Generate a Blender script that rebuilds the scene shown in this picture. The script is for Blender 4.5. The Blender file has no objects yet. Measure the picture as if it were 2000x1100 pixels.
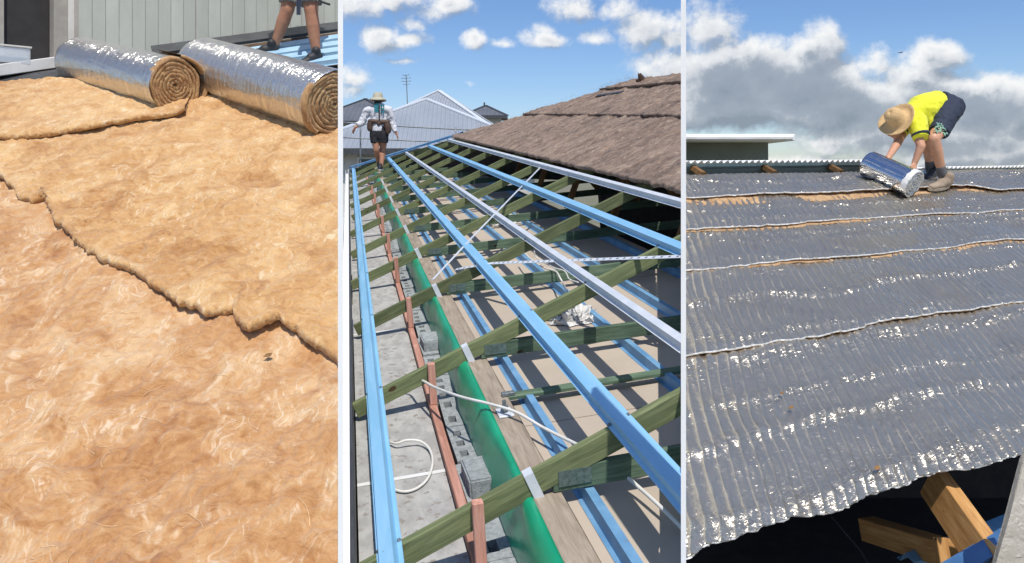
import bpy, bmesh, math, random
import numpy as np
from mathutils import Vector, Matrix

random.seed(7)
SC = bpy.context.scene
COL = SC.collection
R_ = math.radians

# ------------------------------------------------------------------ camera
F, HZ, EYE = 1500.0, 338.0, 4.5          # focal length and eye-level row in photo pixels, eye height in metres
cam = bpy.data.cameras.new('camera')
cam.sensor_width = 36.0
cam.lens = 36.0 * F / 2000.0
cam.shift_y = -(550.0 - HZ) / 2000.0
cam.clip_start = 0.05
cam.clip_end = 6000.0
cam_o = bpy.data.objects.new('camera', cam)
COL.objects.link(cam_o)
cam_o.location = (0, 0, EYE)
cam_o.rotation_euler = (R_(90), 0, 0)
SC.camera = cam_o

# ------------------------------------------------------------------ sun and sky
SUN_AZ, SUN_EL = R_(12.6), R_(61)
to_sun = Vector((math.sin(SUN_AZ) * math.cos(SUN_EL), -math.cos(SUN_AZ) * math.cos(SUN_EL), math.sin(SUN_EL)))
sun = bpy.data.lights.new('sun', 'SUN')
sun.energy = 4.2
sun.angle = R_(0.53)
sun.color = (1.0, 0.955, 0.89)
sun_o = bpy.data.objects.new('sun', sun)
COL.objects.link(sun_o)
sun_o.location = to_sun * 60
sun_o.rotation_euler = (-to_sun).to_track_quat('-Z', 'Y').to_euler()

SC.view_settings.view_transform = 'Standard'
SC.view_settings.look = 'None'
SC.view_settings.gamma = 1.0
SC.view_settings.exposure = 0.0
SC.view_settings.use_curve_mapping = False
SC.cycles.max_bounces = 5
SC.cycles.diffuse_bounces = 3
SC.cycles.glossy_bounces = 3
SC.cycles.use_denoising = True
SC.cycles.use_adaptive_sampling = True
SC.cycles.adaptive_threshold = 0.025


class NT:
    """small node-tree writer"""
    def __init__(s, tree):
        s.t = tree

    def n(s, typ, **kw):
        nd = s.t.nodes.new(typ)
        for k, v in kw.items():
            if k.startswith('i_'):
                key = k[2:]
                key = int(key) if key.isdigit() else key.replace('_', ' ')
                s.set(nd.inputs[key], v)
            else:
                setattr(nd, k, v)
        return nd

    def set(s, inp, v):
        if isinstance(v, bpy.types.NodeSocket):
            s.t.links.new(v, inp)
        elif isinstance(v, bpy.types.Node):
            s.t.links.new(v.outputs[0], inp)
        else:
            if isinstance(v, (tuple, list)) and len(v) == 3 and inp.type == 'RGBA':
                v = (*v, 1.0)
            inp.default_value = v

    def m(s, op, a, b=None, c=None, clamp=False):
        nd = s.t.nodes.new('ShaderNodeMath')
        nd.operation = op
        nd.use_clamp = clamp
        s.set(nd.inputs[0], a)
        if b is not None:
            s.set(nd.inputs[1], b)
        if c is not None:
            s.set(nd.inputs[2], c)
        return nd.outputs[0]

    def v(s, op, a, b=None, scale=None):
        nd = s.t.nodes.new('ShaderNodeVectorMath')
        nd.operation = op
        s.set(nd.inputs[0], a)
        if b is not None:
            s.set(nd.inputs[1], b)
        if scale is not None:
            s.set(nd.inputs['Scale'], scale)
        return nd.outputs['Value'] if op in ('LENGTH', 'DOT_PRODUCT', 'DISTANCE') else nd.outputs[0]

    def noise(s, vec, scale, detail=4.0, rough=0.55, dist=0.0, dim='3D'):
        nd = s.t.nodes.new('ShaderNodeTexNoise')
        nd.noise_dimensions = dim
        s.set(nd.inputs['Vector'], vec)
        s.set(nd.inputs['Scale'], scale)
        s.set(nd.inputs['Detail'], detail)
        s.set(nd.inputs['Roughness'], rough)
        s.set(nd.inputs['Distortion'], dist)
        return nd

    def ramp(s, fac, stops, interp='LINEAR'):
        nd = s.t.nodes.new('ShaderNodeValToRGB')
        cr = nd.color_ramp
        cr.interpolation = interp
        while len(cr.elements) < len(stops):
            cr.elements.new(0.5)
        for e, (p, c) in zip(cr.elements, stops):
            e.position = p
            e.color = (*c, 1.0) if len(c) == 3 else c
        s.set(nd.inputs[0], fac)
        return nd.outputs[0]

    def step(s, x, lo, hi):
        nd = s.t.nodes.new('ShaderNodeMapRange')
        nd.interpolation_type = 'SMOOTHSTEP'
        s.set(nd.inputs[0], x)
        s.set(nd.inputs[1], lo)
        s.set(nd.inputs[2], hi)
        return nd.outputs[0]

    def mix(s, fac, a, b, blend='MIX'):
        nd = s.t.nodes.new('ShaderNodeMix')
        nd.data_type = 'RGBA'
        nd.blend_type = blend
        s.set(nd.inputs[0], fac)
        s.set(nd.inputs[6], a)
        s.set(nd.inputs[7], b)
        return nd.outputs[2]


def build_world():
    w = bpy.data.worlds.new('World')
    SC.world = w
    w.use_nodes = True
    t = w.node_tree
    t.nodes.clear()
    k = NT(t)
    geo = k.n('ShaderNodeTexCoord').outputs['Generated']
    sky = k.n('ShaderNodeTexSky')
    sky.sky_type = 'NISHITA'
    sky.sun_disc = False
    sky.sun_elevation = SUN_EL
    sky.sun_rotation = math.pi - SUN_AZ
    sky.altitude = 0
    sky.air_density = 1.0
    sky.dust_density = 0.4
    sky.ozone_density = 2.2
    k.set(sky.inputs[0], geo) if len(sky.inputs) else None

    # clouds: azimuth, elevation, half-widths (photo pixels) and body
    blobs = [(700, 12, 70, 34, .95), (780, 2, 80, 30, .95), (880, 12, 62, 26, .85),
             (750, 70, 48, 34, 1.0), (800, 80, 42, 20, .85), (795, 46, 30, 18, .6),
             (700, 150, 36, 26, .75), (690, 175, 38, 18, .7), (775, 118, 46, 8, .6),
             (922, 76, 30, 19, .9), (990, 84, 30, 11, .7),
             (1070, 74, 46, 15, .75), (1066, 52, 24, 12, .5), (1165, 76, 42, 15, .75),
             (1115, 14, 48, 24, .9), (1210, 18, 44, 20, .7), (1268, 60, 58, 40, 1.0), (1310, 70, 50, 38, .9),
             (915, 168, 20, 6, .45), (1285, 157, 50, 9, .7),
             (1385, 62, 66, 52, 1.1), (1330, 130, 90, 50, 1.1), (1400, 155, 90, 62, 1.5), (1480, 135, 76, 52, 1.3),
             (1592, 108, 54, 48, 1.25), (1560, 165, 120, 60, 1.5), (1420, 215, 170, 34, 1.5), (1640, 205, 150, 48, 1.5),
             (1690, 135, 40, 34, .7), (1825, 118, 62, 32, 1.0), (1800, 165, 90, 40, 1.2), (1900, 205, 150, 55, 1.3),
             (1990, 215, 90, 50, 1.2), (1790, 255, 250, 40, 1.2), (1600, 280, 60, 22, .7),
             (1740, 290, 80, 22, .8), (1850, 300, 130, 34, 1.0), (1960, 295, 90, 34, .9), (1500, 320, 160, 14, .6)]
    g = bpy.data.node_groups.new('cloud_body', 'ShaderNodeTree')
    g.interface.new_socket('Vector', in_out='INPUT', socket_type='NodeSocketVector')
    g.interface.new_socket('Body', in_out='OUTPUT', socket_type='NodeSocketFloat')
    q = NT(g)
    gi = q.n('NodeGroupInput').outputs[0]
    go = q.n('NodeGroupOutput')
    warp = q.noise(q.v('ADD', gi, (1.37, 2.21, .61)), 20.0, 2.0, 0.6)
    wv = q.v('ADD', gi, q.v('SCALE', q.v('SUBTRACT', warp.outputs['Color'], (.5, .5, .5)), scale=0.022))
    acc = None
    for px, py, rx, ry, b in blobs:
        if px > 1345 and py > 90:
            rx, ry, b = rx * 1.08, ry * 1.12, b * 1.22
        a = math.atan((px - 1000) / F)
        e = math.atan((HZ - py) / math.hypot(F, px - 1000))
        ra, re = rx / F * math.cos(a) ** 2, ry / F * math.cos(a)
        d = q.t.nodes.new('ShaderNodeVectorMath')
        d.operation = 'MULTIPLY_ADD'
        q.set(d.inputs[0], wv)
        d.inputs[1].default_value = (1 / ra, 1 / re, 0)
        d.inputs[2].default_value = (-a / ra, -e / re, 0)
        val = q.m('MULTIPLY_ADD', q.v('LENGTH', d.outputs[0]), -.72 * b, b)
        acc = val if acc is None else q.m('MAXIMUM', acc, val)
    acc = q.m('MAXIMUM', acc, -1.0)
    # the rest of the sky carries the same broken cumulus
    sx = q.n('ShaderNodeSeparateXYZ', i_0=gi)
    far = q.m('MAXIMUM', q.step(q.m('ABSOLUTE', sx.outputs[0]), .62, .75), q.step(sx.outputs[1], .24, .32))
    wide = q.m('SUBTRACT', q.m('MULTIPLY', q.noise(gi, 5.5, 3.0, .5).outputs[0], 4.2), 2.15)
    acc = q.m('MAXIMUM', acc, q.m('ADD', wide, q.m('MULTIPLY', q.m('SUBTRACT', far, 1.0), 6.0)))
    fb = q.noise(q.v('ADD', gi, (3.17, 1.71, .37)), 21.0, 8.0, 0.63)
    body = q.m('ADD', acc, q.m('MULTIPLY', q.m('SUBTRACT', fb.outputs[0], .5), 1.9))
    q.set(go.inputs[0], body)

    xyz = k.n('ShaderNodeSeparateXYZ', i_0=geo)
    az = k.m('ARCTAN2', xyz.outputs[0], xyz.outputs[1])
    el = k.m('ARCSINE', xyz.outputs[2])
    vec = k.n('ShaderNodeCombineXYZ', i_0=az, i_1=el)
    b0 = k.n('ShaderNodeGroup', node_tree=g)
    k.set(b0.inputs[0], vec.outputs[0])
    b1 = k.n('ShaderNodeGroup', node_tree=g)
    k.set(b1.inputs[0], k.v('ADD', vec.outputs[0], (-.010, .016, 0)))
    b0, b1 = b0.outputs[0], b1.outputs[0]
    alpha = k.step(b0, .08, .74)
    lit = k.m('ADD', .56, k.m('MULTIPLY', k.m('SUBTRACT', b0, b1), .85), clamp=True)
    thick = k.step(b0, .55, 1.55)
    shade = k.m('MULTIPLY', lit, k.m('SUBTRACT', 1.0, k.m('MULTIPLY', thick, .78)))
    ccol = k.ramp(shade, [(0.0, (.26, .31, .38)), (.3, (.37, .42, .49)), (.58, (.74, .76, .79)), (.9, (.97, .97, .96))])
    hs = k.n('ShaderNodeHueSaturation', i_Saturation=1.12, i_Value=.97, i_Color=sky.outputs[0])
    skyc = k.mix(1.0, hs.outputs[0], (.108, .116, .136), 'MULTIPLY')
    col = k.mix(k.m('MULTIPLY', alpha, .94), skyc, ccol)
    bg = k.n('ShaderNodeBackground', i_Color=col, i_Strength=1.0)
    out = k.n('ShaderNodeOutputWorld')
    k.set(out.inputs[0], bg.outputs[0])
    w.cycles.sampling_method = 'MANUAL'
    w.cycles.sample_map_resolution = 512


build_world()

# ------------------------------------------------------------------ helpers
WM = {}


def put(o, parent=None, M=Matrix()):
    COL.objects.link(o)
    if parent is not None:
        o.parent = parent
        o.matrix_basis = WM[parent.name].inverted() @ M
    else:
        o.matrix_basis = M
    WM[o.name] = M.copy()
    return o


def tag(o, label, cat, group=None, kind=None):
    o['label'] = label
    if cat:
        o['category'] = cat
    if group:
        o['group'] = group
    if kind:
        o['kind'] = kind
    return o


def thing(name, label, cat, loc=(0, 0, 0), group=None, M=None):
    o = bpy.data.objects.new(name, None)
    o.empty_display_size = 0.2
    put(o, None, M if M is not None else Matrix.Translation(Vector(loc)))
    return tag(o, label, cat, group)


def struct(o):
    o['kind'] = 'structure'
    return o


def mesh_obj(name, verts, faces, mat, parent=None, M=Matrix(), smooth=False, clips=(), bevel=0.0, mats=None, fmat=None):
    me = bpy.data.meshes.new(name)
    me.from_pydata([tuple(v) for v in verts], [], faces)
    if bevel or clips:
        bm = bmesh.new()
        bm.from_mesh(me)
        if bevel:
            bmesh.ops.bevel(bm, geom=bm.edges[:], offset=bevel, segments=1, affect='EDGES')
        inv = M.inverted()
        for co, no in clips:
            lc = inv @ Vector(co)
            ln = (M.to_3x3().transposed() @ Vector(no)).normalized()
            r = bmesh.ops.bisect_plane(bm, geom=bm.verts[:] + bm.edges[:] + bm.faces[:], plane_co=lc, plane_no=ln, clear_outer=True, dist=1e-5)
            ce = [g for g in r['geom_cut'] if isinstance(g, bmesh.types.BMEdge)]
            if ce:
                try:
                    bmesh.ops.edgenet_fill(bm, edges=ce)
                except Exception:
                    pass
        bmesh.ops.recalc_face_normals(bm, faces=bm.faces[:])
        bm.to_mesh(me)
        bm.free()
    for m_ in (mats or [mat]):
        me.materials.append(m_)
    if fmat is not None:
        me.polygons.foreach_set('material_index', fmat)
    if smooth:
        me.polygons.foreach_set('use_smooth', [True] * len(me.polygons))
    me.update()
    o = bpy.data.objects.new(name, me)
    return put(o, parent, M)


def box_v(x0, x1, y0, y1, z0, z1):
    v = [(x, y, z) for z in (z0, z1) for y in (y0, y1) for x in (x0, x1)]
    f = [(0, 2, 3, 1), (4, 5, 7, 6), (0, 1, 5, 4), (2, 6, 7, 3), (0, 4, 6, 2), (1, 3, 7, 5)]
    return v, f


class MB:
    """collects shapes that make up ONE part"""
    def __init__(s):
        s.v, s.f = [], []

    def add(s, v, f):
        n = len(s.v)
        s.v += [tuple(p) for p in v]
        s.f += [tuple(i + n for i in q) for q in f]
        return s

    def box(s, *a, M=None):
        v, f = box_v(*a)
        if M is not None:
            v = [M @ Vector(p) for p in v]
        return s.add(v, f)

    def build(s, name, mat, parent=None, M=Matrix(), **kw):
        return mesh_obj(name, s.v, s.f, mat, parent, M, **kw)


def box(name, dims, mat, parent=None, M=Matrix(), **kw):
    v, f = box_v(*dims)
    return mesh_obj(name, v, f, mat, parent, M, **kw)


def axes(o, x, z):
    """matrix with local X along x and local Z near z"""
    x = Vector(x).normalized()
    y = Vector(z).cross(x).normalized()
    z = x.cross(y)
    M = Matrix((x, y, z)).transposed().to_4x4()
    M.translation = Vector(o)
    return M


def beam(name, p0, p1, wid, hgt, up, mat, parent=None, top=True, **kw):
    """timber from p0 to p1; the line runs along the middle of its top face (top) or its axis"""
    p0, p1 = Vector(p0), Vector(p1)
    L = (p1 - p0).length
    M = axes(p0, p1 - p0, up)
    z0, z1 = (-hgt, 0) if top else (-hgt / 2, hgt / 2)
    return box(name, (0, L, -wid / 2, wid / 2, z0, z1), mat, parent, M, **kw)


def extrude(name, prof, L, mat, parent=None, M=Matrix(), nx=1, **kw):
    """closed profile (y, z) swept along local X"""
    n = len(prof)
    v, f = [], []
    for i in range(nx + 1):
        v += [(L * i / nx, y, z) for y, z in prof]
    for i in range(nx):
        for j in range(n):
            a, b = i * n + j, i * n + (j + 1) % n
            f.append((a, b, b + n, a + n))
    f += [tuple(range(n))[::-1], tuple(range(nx * n, nx * n + n))]
    return mesh_obj(name, v, f, mat, parent, M, **kw)


def hat_profile(top=.058, flange=.016, h=.04, th=.0018):
    a, b = top / 2, top / 2 + .006
    out = [(-b - flange, 0), (-b, 0), (-a, h), (a, h), (b, 0), (b + flange, 0)]
    inn = [(b + flange, -th), (b - th, -th), (a - th, h - th), (-a + th, h - th), (-b + th, -th), (-b - flange, -th)]
    return out + inn


def smooth_path(pts, n=8):
    P = [Vector(p) for p in pts]
    P = [P[0] * 2 - P[1]] + P + [P[-1] * 2 - P[-2]]
    out = []
    for i in range(1, len(P) - 2):
        for k in range(n):
            t = k / n
            a, b, c, d = P[i - 1], P[i], P[i + 1], P[i + 2]
            out.append(0.5 * ((2 * b) + (c - a) * t + (2 * a - 5 * b + 4 * c - d) * t * t + (3 * b - a - 3 * c + d) * t ** 3))
    out.append(P[-2])
    return out


def tube(name, pts, r, mat, parent=None, seg=8, smooth=True, M=Matrix(), n=8, **kw):
    P = smooth_path(pts, n) if n else [Vector(p) for p in pts]
    v, f = [], []
    up = Vector((0, 0, 1))
    for i, p in enumerate(P):
        d = (P[min(i + 1, len(P) - 1)] - P[max(i - 1, 0)]).normalized()
        x = d.cross(up)
        x = x.normalized() if x.length > 1e-3 else Vector((1, 0, 0))
        y = x.cross(d)
        rr = r(i / (len(P) - 1)) if callable(r) else r
        v += [p + (x * math.cos(a) + y * math.sin(a)) * rr for a in (2 * math.pi * j / seg for j in range(seg))]
    for i in range(len(P) - 1):
        for j in range(seg):
            a, b = i * seg + j, i * seg + (j + 1) % seg
            f.append((a, b, b + seg, a + seg))
    f += [tuple(range(seg))[::-1], tuple(range(len(P) * seg - seg, len(P) * seg))]
    return mesh_obj(name, v, f, mat, parent, M, smooth=smooth, **kw)


def lathe_v(prof, seg=32):
    v, f = [], []
    n = len(prof)
    for j in range(seg):
        a = 2 * math.pi * j / seg
        v += [(r * math.cos(a), r * math.sin(a), z) for r, z in prof]
    for j in range(seg):
        for i in range(n - 1):
            a, b = j * n + i, ((j + 1) % seg) * n + i
            f.append((a, b, b + 1, a + 1))
    return v, f


# numpy noise ---------------------------------------------------------------
_rng = np.random.RandomState(3)
_perm = _rng.rand(256, 256)


def vnoise(x, y):
    xi, yi = np.floor(x).astype(int), np.floor(y).astype(int)
    fx, fy = x - xi, y - yi
    fx, fy = fx * fx * fx * (fx * (fx * 6 - 15) + 10), fy * fy * fy * (fy * (fy * 6 - 15) + 10)
    g = lambda a, b: _perm[(a + b * 57) % 256, (b + a * 13) % 256]
    return (g(xi, yi) * (1 - fx) + g(xi + 1, yi) * fx) * (1 - fy) + (g(xi, yi + 1) * (1 - fx) + g(xi + 1, yi + 1) * fx) * fy - .5


def fbm(x, y, oct=4, gain=.5):
    s, a = 0, 1.0
    for _ in range(oct):
        s = s + a * vnoise(x, y)
        x, y, a = x * 2.03 + 11.7, y * 2.03 + 5.3, a * gain
    return s


# ------------------------------------------------------------------ materials
def new_mat(name):
    m = bpy.data.materials.new(name)
    m.use_nodes = True
    t = m.node_tree
    b = t.nodes['Principled BSDF']
    return m, NT(t), b


def mat_plain(name, c1, c2=None, rough=.6, metal=0.0, scale=8.0, stretch=(1, 1, 1), bump=0.0, bscale=60.0, bstretch=(1, 1, 1),
              detail=5.0, dist=0.0, lo=.35, hi=.65, spots=None, rvar=0.0, spec=None, sheen=0.0):
    m, k, b = new_mat(name)
    co = k.n('ShaderNodeTexCoord').outputs['Object']
    oi = k.n('ShaderNodeObjectInfo').outputs['Random']
    co = k.v('ADD', co, k.v('SCALE', (7.1, 3.3, 5.7), scale=oi))
    v = k.v('MULTIPLY', co, stretch)
    nz = k.noise(v, scale, detail, .6, dist)
    col = k.mix(k.step(nz.outputs[0], lo, hi), c1, c2 if c2 else c1)
    if spots:
        sc_, th, sc_col = spots
        sp = k.noise(co, sc_, 3.0, .6)
        col = k.mix(k.step(sp.outputs[0], th, th + .06), col, sc_col)
    if rvar:
        col = k.n('ShaderNodeHueSaturation', i_Value=k.m('ADD', 1 - rvar, k.m('MULTIPLY', oi, 2 * rvar)), i_Color=col).outputs[0]
    k.set(b.inputs['Base Color'], col)
    k.set(b.inputs['Roughness'], k.m('ADD', rough - .06, k.m('MULTIPLY', nz.outputs[0], .12)))
    b.inputs['Metallic'].default_value = metal
    if spec is not None:
        b.inputs['Specular IOR Level'].default_value = spec
    if sheen:
        b.inputs['Sheen Weight'].default_value = sheen
    if bump:
        bn = k.noise(k.v('MULTIPLY', co, bstretch), bscale, 5.0, .6)
        bp = k.n('ShaderNodeBump', i_Strength=bump, i_Distance=.01, i_Height=bn.outputs[0])
        k.set(b.inputs['Normal'], bp.outputs[0])
    return m


def mat_timber(name, pale, mid, dark, knot=(.06, .035, .015), rough=.75, rvar=.12):
    """grain along local X"""
    m, k, b = new_mat(name)
    co = k.n('ShaderNodeTexCoord').outputs['Object']
    oi = k.n('ShaderNodeObjectInfo').outputs['Random']
    co = k.v('ADD', co, k.v('SCALE', (17.1, 3.3, 5.7), scale=oi))
    wv = k.v('MULTIPLY', co, (.7, 7.0, 7.0))
    grain = k.noise(wv, 5.0, 6.0, .6, 1.2)
    fine = k.noise(k.v('MULTIPLY', co, (2.0, 60, 60)), 4.0, 3.0, .6)
    big = k.noise(k.v('MULTIPLY', co, (.6, 2, 2)), 2.6, 3.0, .5)
    col = k.ramp(grain.outputs[0], [(.28, dark), (.48, mid), (.70, pale)])
    col = k.mix(k.m('MULTIPLY', k.step(big.outputs[0], .52, .72), .55), col, dark)
    col = k.mix(k.m('MULTIPLY', k.step(fine.outputs[0], .5, .75), .35), col, pale)
    kn = k.noise(k.v('MULTIPLY', co, (1.0, 2.5, 2.5)), 5.5, 1.0, .4)
    col = k.mix(k.step(kn.outputs[0], .775, .80), col, knot)
    col = k.n('ShaderNodeHueSaturation', i_Value=k.m('ADD', 1 - rvar, k.m('MULTIPLY', oi, 2 * rvar)), i_Color=col).outputs[0]
    k.set(b.inputs['Base Color'], col)
    b.inputs['Roughness'].default_value = rough
    b.inputs['Specular IOR Level'].default_value = .25
    bp = k.n('ShaderNodeBump', i_Strength=.35, i_Distance=.004, i_Height=fine.outputs[0])
    k.set(b.inputs['Normal'], bp.outputs[0])
    return m


def mat_wool(name, dark, mid, pale, wisp, scale=1.0, bump=.7, stretch=(1, 1, 1), contrast=1.0, low=.34):
    m, k, b = new_mat(name)
    co = k.n('ShaderNodeTexCoord').outputs['Object']
    n0 = k.noise(co, 2.0 * scale, 4.0, .62, .5)
    co = k.v('MULTIPLY', co, stretch)
    w1 = k.noise(co, 3.2 * scale, 3.0, .55)
    wv = k.v('ADD', co, k.v('SCALE', k.v('SUBTRACT', w1.outputs['Color'], (.5, .5, .5)), scale=.55 / scale))
    n1 = k.noise(wv, 4.2 * scale, 6.0, .66, .9)
    w2 = k.noise(co, 6.0 * scale, 2.0, .5)
    fv = k.v('ADD', co, k.v('SCALE', k.v('SUBTRACT', w2.outputs['Color'], (.5, .5, .5)), scale=.26 / scale))
    f1 = k.noise(k.v('MULTIPLY', fv, (3.0, 26.0, 3.0)), 2.2 * scale, 4.0, .68, .9)
    f2 = k.noise(k.v('MULTIPLY', fv, (30.0, 4.0, 4.0)), 1.8 * scale, 4.0, .68, .9)
    n3 = k.noise(wv, 13.0 * scale, 5.0, .7, 1.3)
    rest = k.m('ADD', k.m('MULTIPLY', n1.outputs[0], .50), k.m('ADD', k.m('MULTIPLY', n3.outputs[0], .26), k.m('MULTIPLY', f1.outputs[0], .24)))
    mixf = k.m('ADD', k.m('MULTIPLY', n0.outputs[0], low), k.m('MULTIPLY', rest, 1 - low))
    c = contrast
    col = k.ramp(mixf, [(.5 - .11 * c, dark), (.5 - .01 * c, mid), (.5 + .08 * c, pale)])
    wis = k.m('MULTIPLY', k.step(f2.outputs[0], .50, .66), k.step(n1.outputs[0], .44, .60))
    col = k.mix(k.m('MULTIPLY', wis, .7), col, wisp)
    drk = k.m('MULTIPLY', k.step(f1.outputs[0], .54, .68), k.step(n3.outputs[0], .50, .60))
    col = k.mix(k.m('MULTIPLY', drk, .7), col, dark)
    k.set(b.inputs['Base Color'], col)
    b.inputs['Roughness'].default_value = .95
    b.inputs['Specular IOR Level'].default_value = .05
    b.inputs['Sheen Weight'].default_value = .25
    b.inputs['Sheen Roughness'].default_value = .6
    hgt = k.m('ADD', k.m('MULTIPLY', n3.outputs[0], .8), k.m('ADD', k.m('MULTIPLY', f1.outputs[0], .5), k.m('MULTIPLY', f2.outputs[0], .35)))
    bp = k.n('ShaderNodeBump', i_Strength=bump, i_Distance=.03, i_Height=hgt)
    k.set(b.inputs['Normal'], bp.outputs[0])
    return m


def mat_foil(name, c1, c2, rough=.28, bump=.5, bscale=45.0, stretch=(1, 1, 1), fine=.5, wrinkle=None, metal=1.0, dust=None):
    m, k, b = new_mat(name)
    co = k.n('ShaderNodeTexCoord').outputs['Object']
    big = k.noise(co, 1.7, 4.0, .55)
    col = k.mix(big.outputs[0], c1, c2)
    if dust:
        dn = k.noise(co, 3.1, 6.0, .65, .8)
        col = k.mix(k.m('MULTIPLY', k.step(dn.outputs[0], .58, .80), .6), col, dust)
    k.set(b.inputs['Base Color'], col)
    b.inputs['Metallic'].default_value = metal
    k.set(b.inputs['Roughness'], k.m('ADD', rough, k.m('MULTIPLY', k.m('SUBTRACT', big.outputs[0], .5), .25)))
    cv = k.v('MULTIPLY', co, stretch)
    a = k.noise(cv, bscale, 4.0, .55, 1.2)
    vo = k.n('ShaderNodeTexVoronoi', feature='DISTANCE_TO_EDGE', i_Vector=k.v('ADD', cv, k.v('SCALE', a.outputs['Color'], scale=.35 / bscale * 4)), i_Scale=bscale * .55)
    h = k.m('ADD', k.m('MULTIPLY', a.outputs[0], 1.0), k.m('MULTIPLY', k.m('MINIMUM', vo.outputs[0], .3), 1.3))
    if wrinkle:
        ws, wsc, wst = wrinkle
        wn = k.noise(k.v('MULTIPLY', co, ws), wsc, 5.0, .6, .6)
        rid = k.m('ABSOLUTE', k.m('SUBTRACT', wn.outputs[0], .5))
        h = k.m('SUBTRACT', k.m('MULTIPLY', h, fine), k.m('MULTIPLY', rid, wst))
    else:
        h = k.m('MULTIPLY', h, fine)
    bp = k.n('ShaderNodeBump', i_Strength=bump, i_Distance=.012, i_Height=h)
    k.set(b.inputs['Normal'], bp.outputs[0])
    return m


def mat_ribs(name, c1, c2, axis=0, pitch=.09, rough=.5, metal=0.0, bump=.6):
    m, k, b = new_mat(name)
    co = k.n('ShaderNodeTexCoord').outputs['Object']
    s = k.n('ShaderNodeSeparateXYZ', i_0=co).outputs[axis]
    wv = k.m('SINE', k.m('MULTIPLY', s, 2 * math.pi / pitch))
    nz = k.noise(co, .6, 5.0, .6)
    k.set(b.inputs['Base Color'], k.mix(k.step(nz.outputs[0], .35, .7), c1, c2))
    b.inputs['Roughness'].default_value = rough
    b.inputs['Metallic'].default_value = metal
    bp = k.n('ShaderNodeBump', i_Strength=bump, i_Distance=.03, i_Height=wv)
    k.set(b.inputs['Normal'], bp.outputs[0])
    return m


WHITE = mat_plain('white_paint', (.90, .90, .89), (.87, .87, .86), .7, bump=.05)
WHITE2 = mat_plain('white_trim', (.74, .73, .70), (.62, .61, .57), .6, scale=3)
CLAD = mat_plain('sage_cladding', (.47, .48, .415), (.40, .41, .355), .65, scale=2.2, stretch=(1, 1, .4), rvar=.04, bump=.08, bscale=25)
JAMB = mat_plain('beige_jamb', (.40, .37, .32), (.34, .31, .27), .6)
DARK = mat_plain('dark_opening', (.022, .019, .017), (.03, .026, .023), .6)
CHARCOAL = mat_plain('charcoal_metal', (.085, .088, .09), (.06, .062, .065), .5, metal=.3)
VOID = mat_plain('dark_brown_void', (.040, .029, .022), (.028, .020, .016), .9)  # near-black; the deep shade of the roof spaces is put into the colour
DECK = mat_plain('brown_deck', (.10, .06, .035), (.06, .035, .02), .85)
BLUE = mat_plain('blue_steel', (.25, .53, .76), (.31, .59, .82), .42, metal=.15, scale=5, stretch=(.4, 3, 3), spots=(40, .70, (.10, .16, .22)), bump=.04)
BLUE2 = mat_plain('dull_blue_steel', (.13, .30, .50), (.20, .40, .60), .5, metal=.15, scale=5, spots=(30, .66, (.22, .24, .24)), bump=.04)
BLUE3 = mat_plain('pale_blue_steel', (.38, .56, .68), (.30, .48, .62), .5, scale=5)
DBLUE = mat_plain('deep_blue_steel', (.05, .13, .27), (.07, .17, .33), .35, metal=.2)
GALV = mat_plain('galvanised_steel', (.72, .75, .78), (.62, .66, .70), .45, metal=.15, scale=9, spots=(50, .72, (.4, .42, .44)))
GALV2 = mat_plain('grey_nail_plate', (.30, .33, .34), (.16, .18, .18), .5, metal=.6, scale=60, bump=.5, bscale=120)
GALV3 = mat_plain('dull_nail_plate', (.15, .20, .18), (.09, .13, .105), .5, metal=.3, scale=60)
TREATED = mat_timber('treated_pine', (.215, .235, .112), (.130, .155, .072), (.085, .098, .045), rvar=.2)
TREATED_LOW = mat_timber('green_treated_pine', (.16, .225, .15), (.09, .14, .09), (.05, .08, .052))
WEBT = mat_timber('brown_web_timber', (.30, .17, .07), (.19, .10, .04), (.09, .05, .02))
PINE = mat_timber('orange_pine', (.62, .36, .14), (.48, .25, .085), (.34, .16, .05))
PINK = mat_timber('pink_primed_timber', (.66, .37, .29), (.52, .26, .19), (.36, .16, .11), knot=(.15, .06, .04))
PLATE = mat_timber('weathered_plank', (.40, .335, .26), (.30, .245, .185), (.19, .15, .115))
BOARD = mat_plain('plasterboard', (.50, .42, .33), (.44, .37, .29), .85, scale=1.4, spots=(9, .70, (.38, .31, .24)), bump=.04)
FCEM = mat_plain('fibre_cement', (.44, .43, .40), (.33, .32, .30), .9, scale=14, stretch=(1, .5, 1), spots=(22, .58, (.27, .24, .21)), bump=.15, bscale=180, detail=9)
BLOCK = mat_plain('concrete_block', (.38, .40, .40), (.26, .28, .28), .95, scale=45, bump=.6, bscale=150, detail=9, rvar=.08)
GREEN = mat_plain('green_membrane', (.008, .36, .185), (.005, .27, .135), .30, scale=3, bump=.35, bscale=6, bstretch=(3, .6, 3))
CABLE = mat_plain('white_cable', (.74, .72, .66), (.66, .64, .58), .5)
BLACK = mat_plain('black_rubber', (.02, .02, .022), (.03, .03, .032), .6)
WOOL = mat_wool('golden_glasswool', (.34, .145, .048), (.51, .272, .112), (.63, .41, .21), (.77, .62, .44), scale=.72, contrast=.9, bump=.5, low=.26)
WOOL_T = mat_wool('golden_glasswool_upper', (.39, .18, .056), (.57, .325, .128), (.67, .44, .205), (.78, .63, .42), scale=.9, contrast=.9, bump=.5, low=.24)
WOOL_E = mat_wool('roll_end_wool', (.34, .15, .05), (.60, .34, .14), (.74, .48, .22), (.82, .62, .38), scale=5, bump=.7)
WOOL_G = mat_wool('grey_brown_glasswool', (.085, .046, .027), (.25, .155, .10), (.39, .26, .175), (.64, .51, .38), scale=.62, bump=1.0, stretch=(1.0, 3.4, 1), contrast=.8, low=.2)
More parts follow.
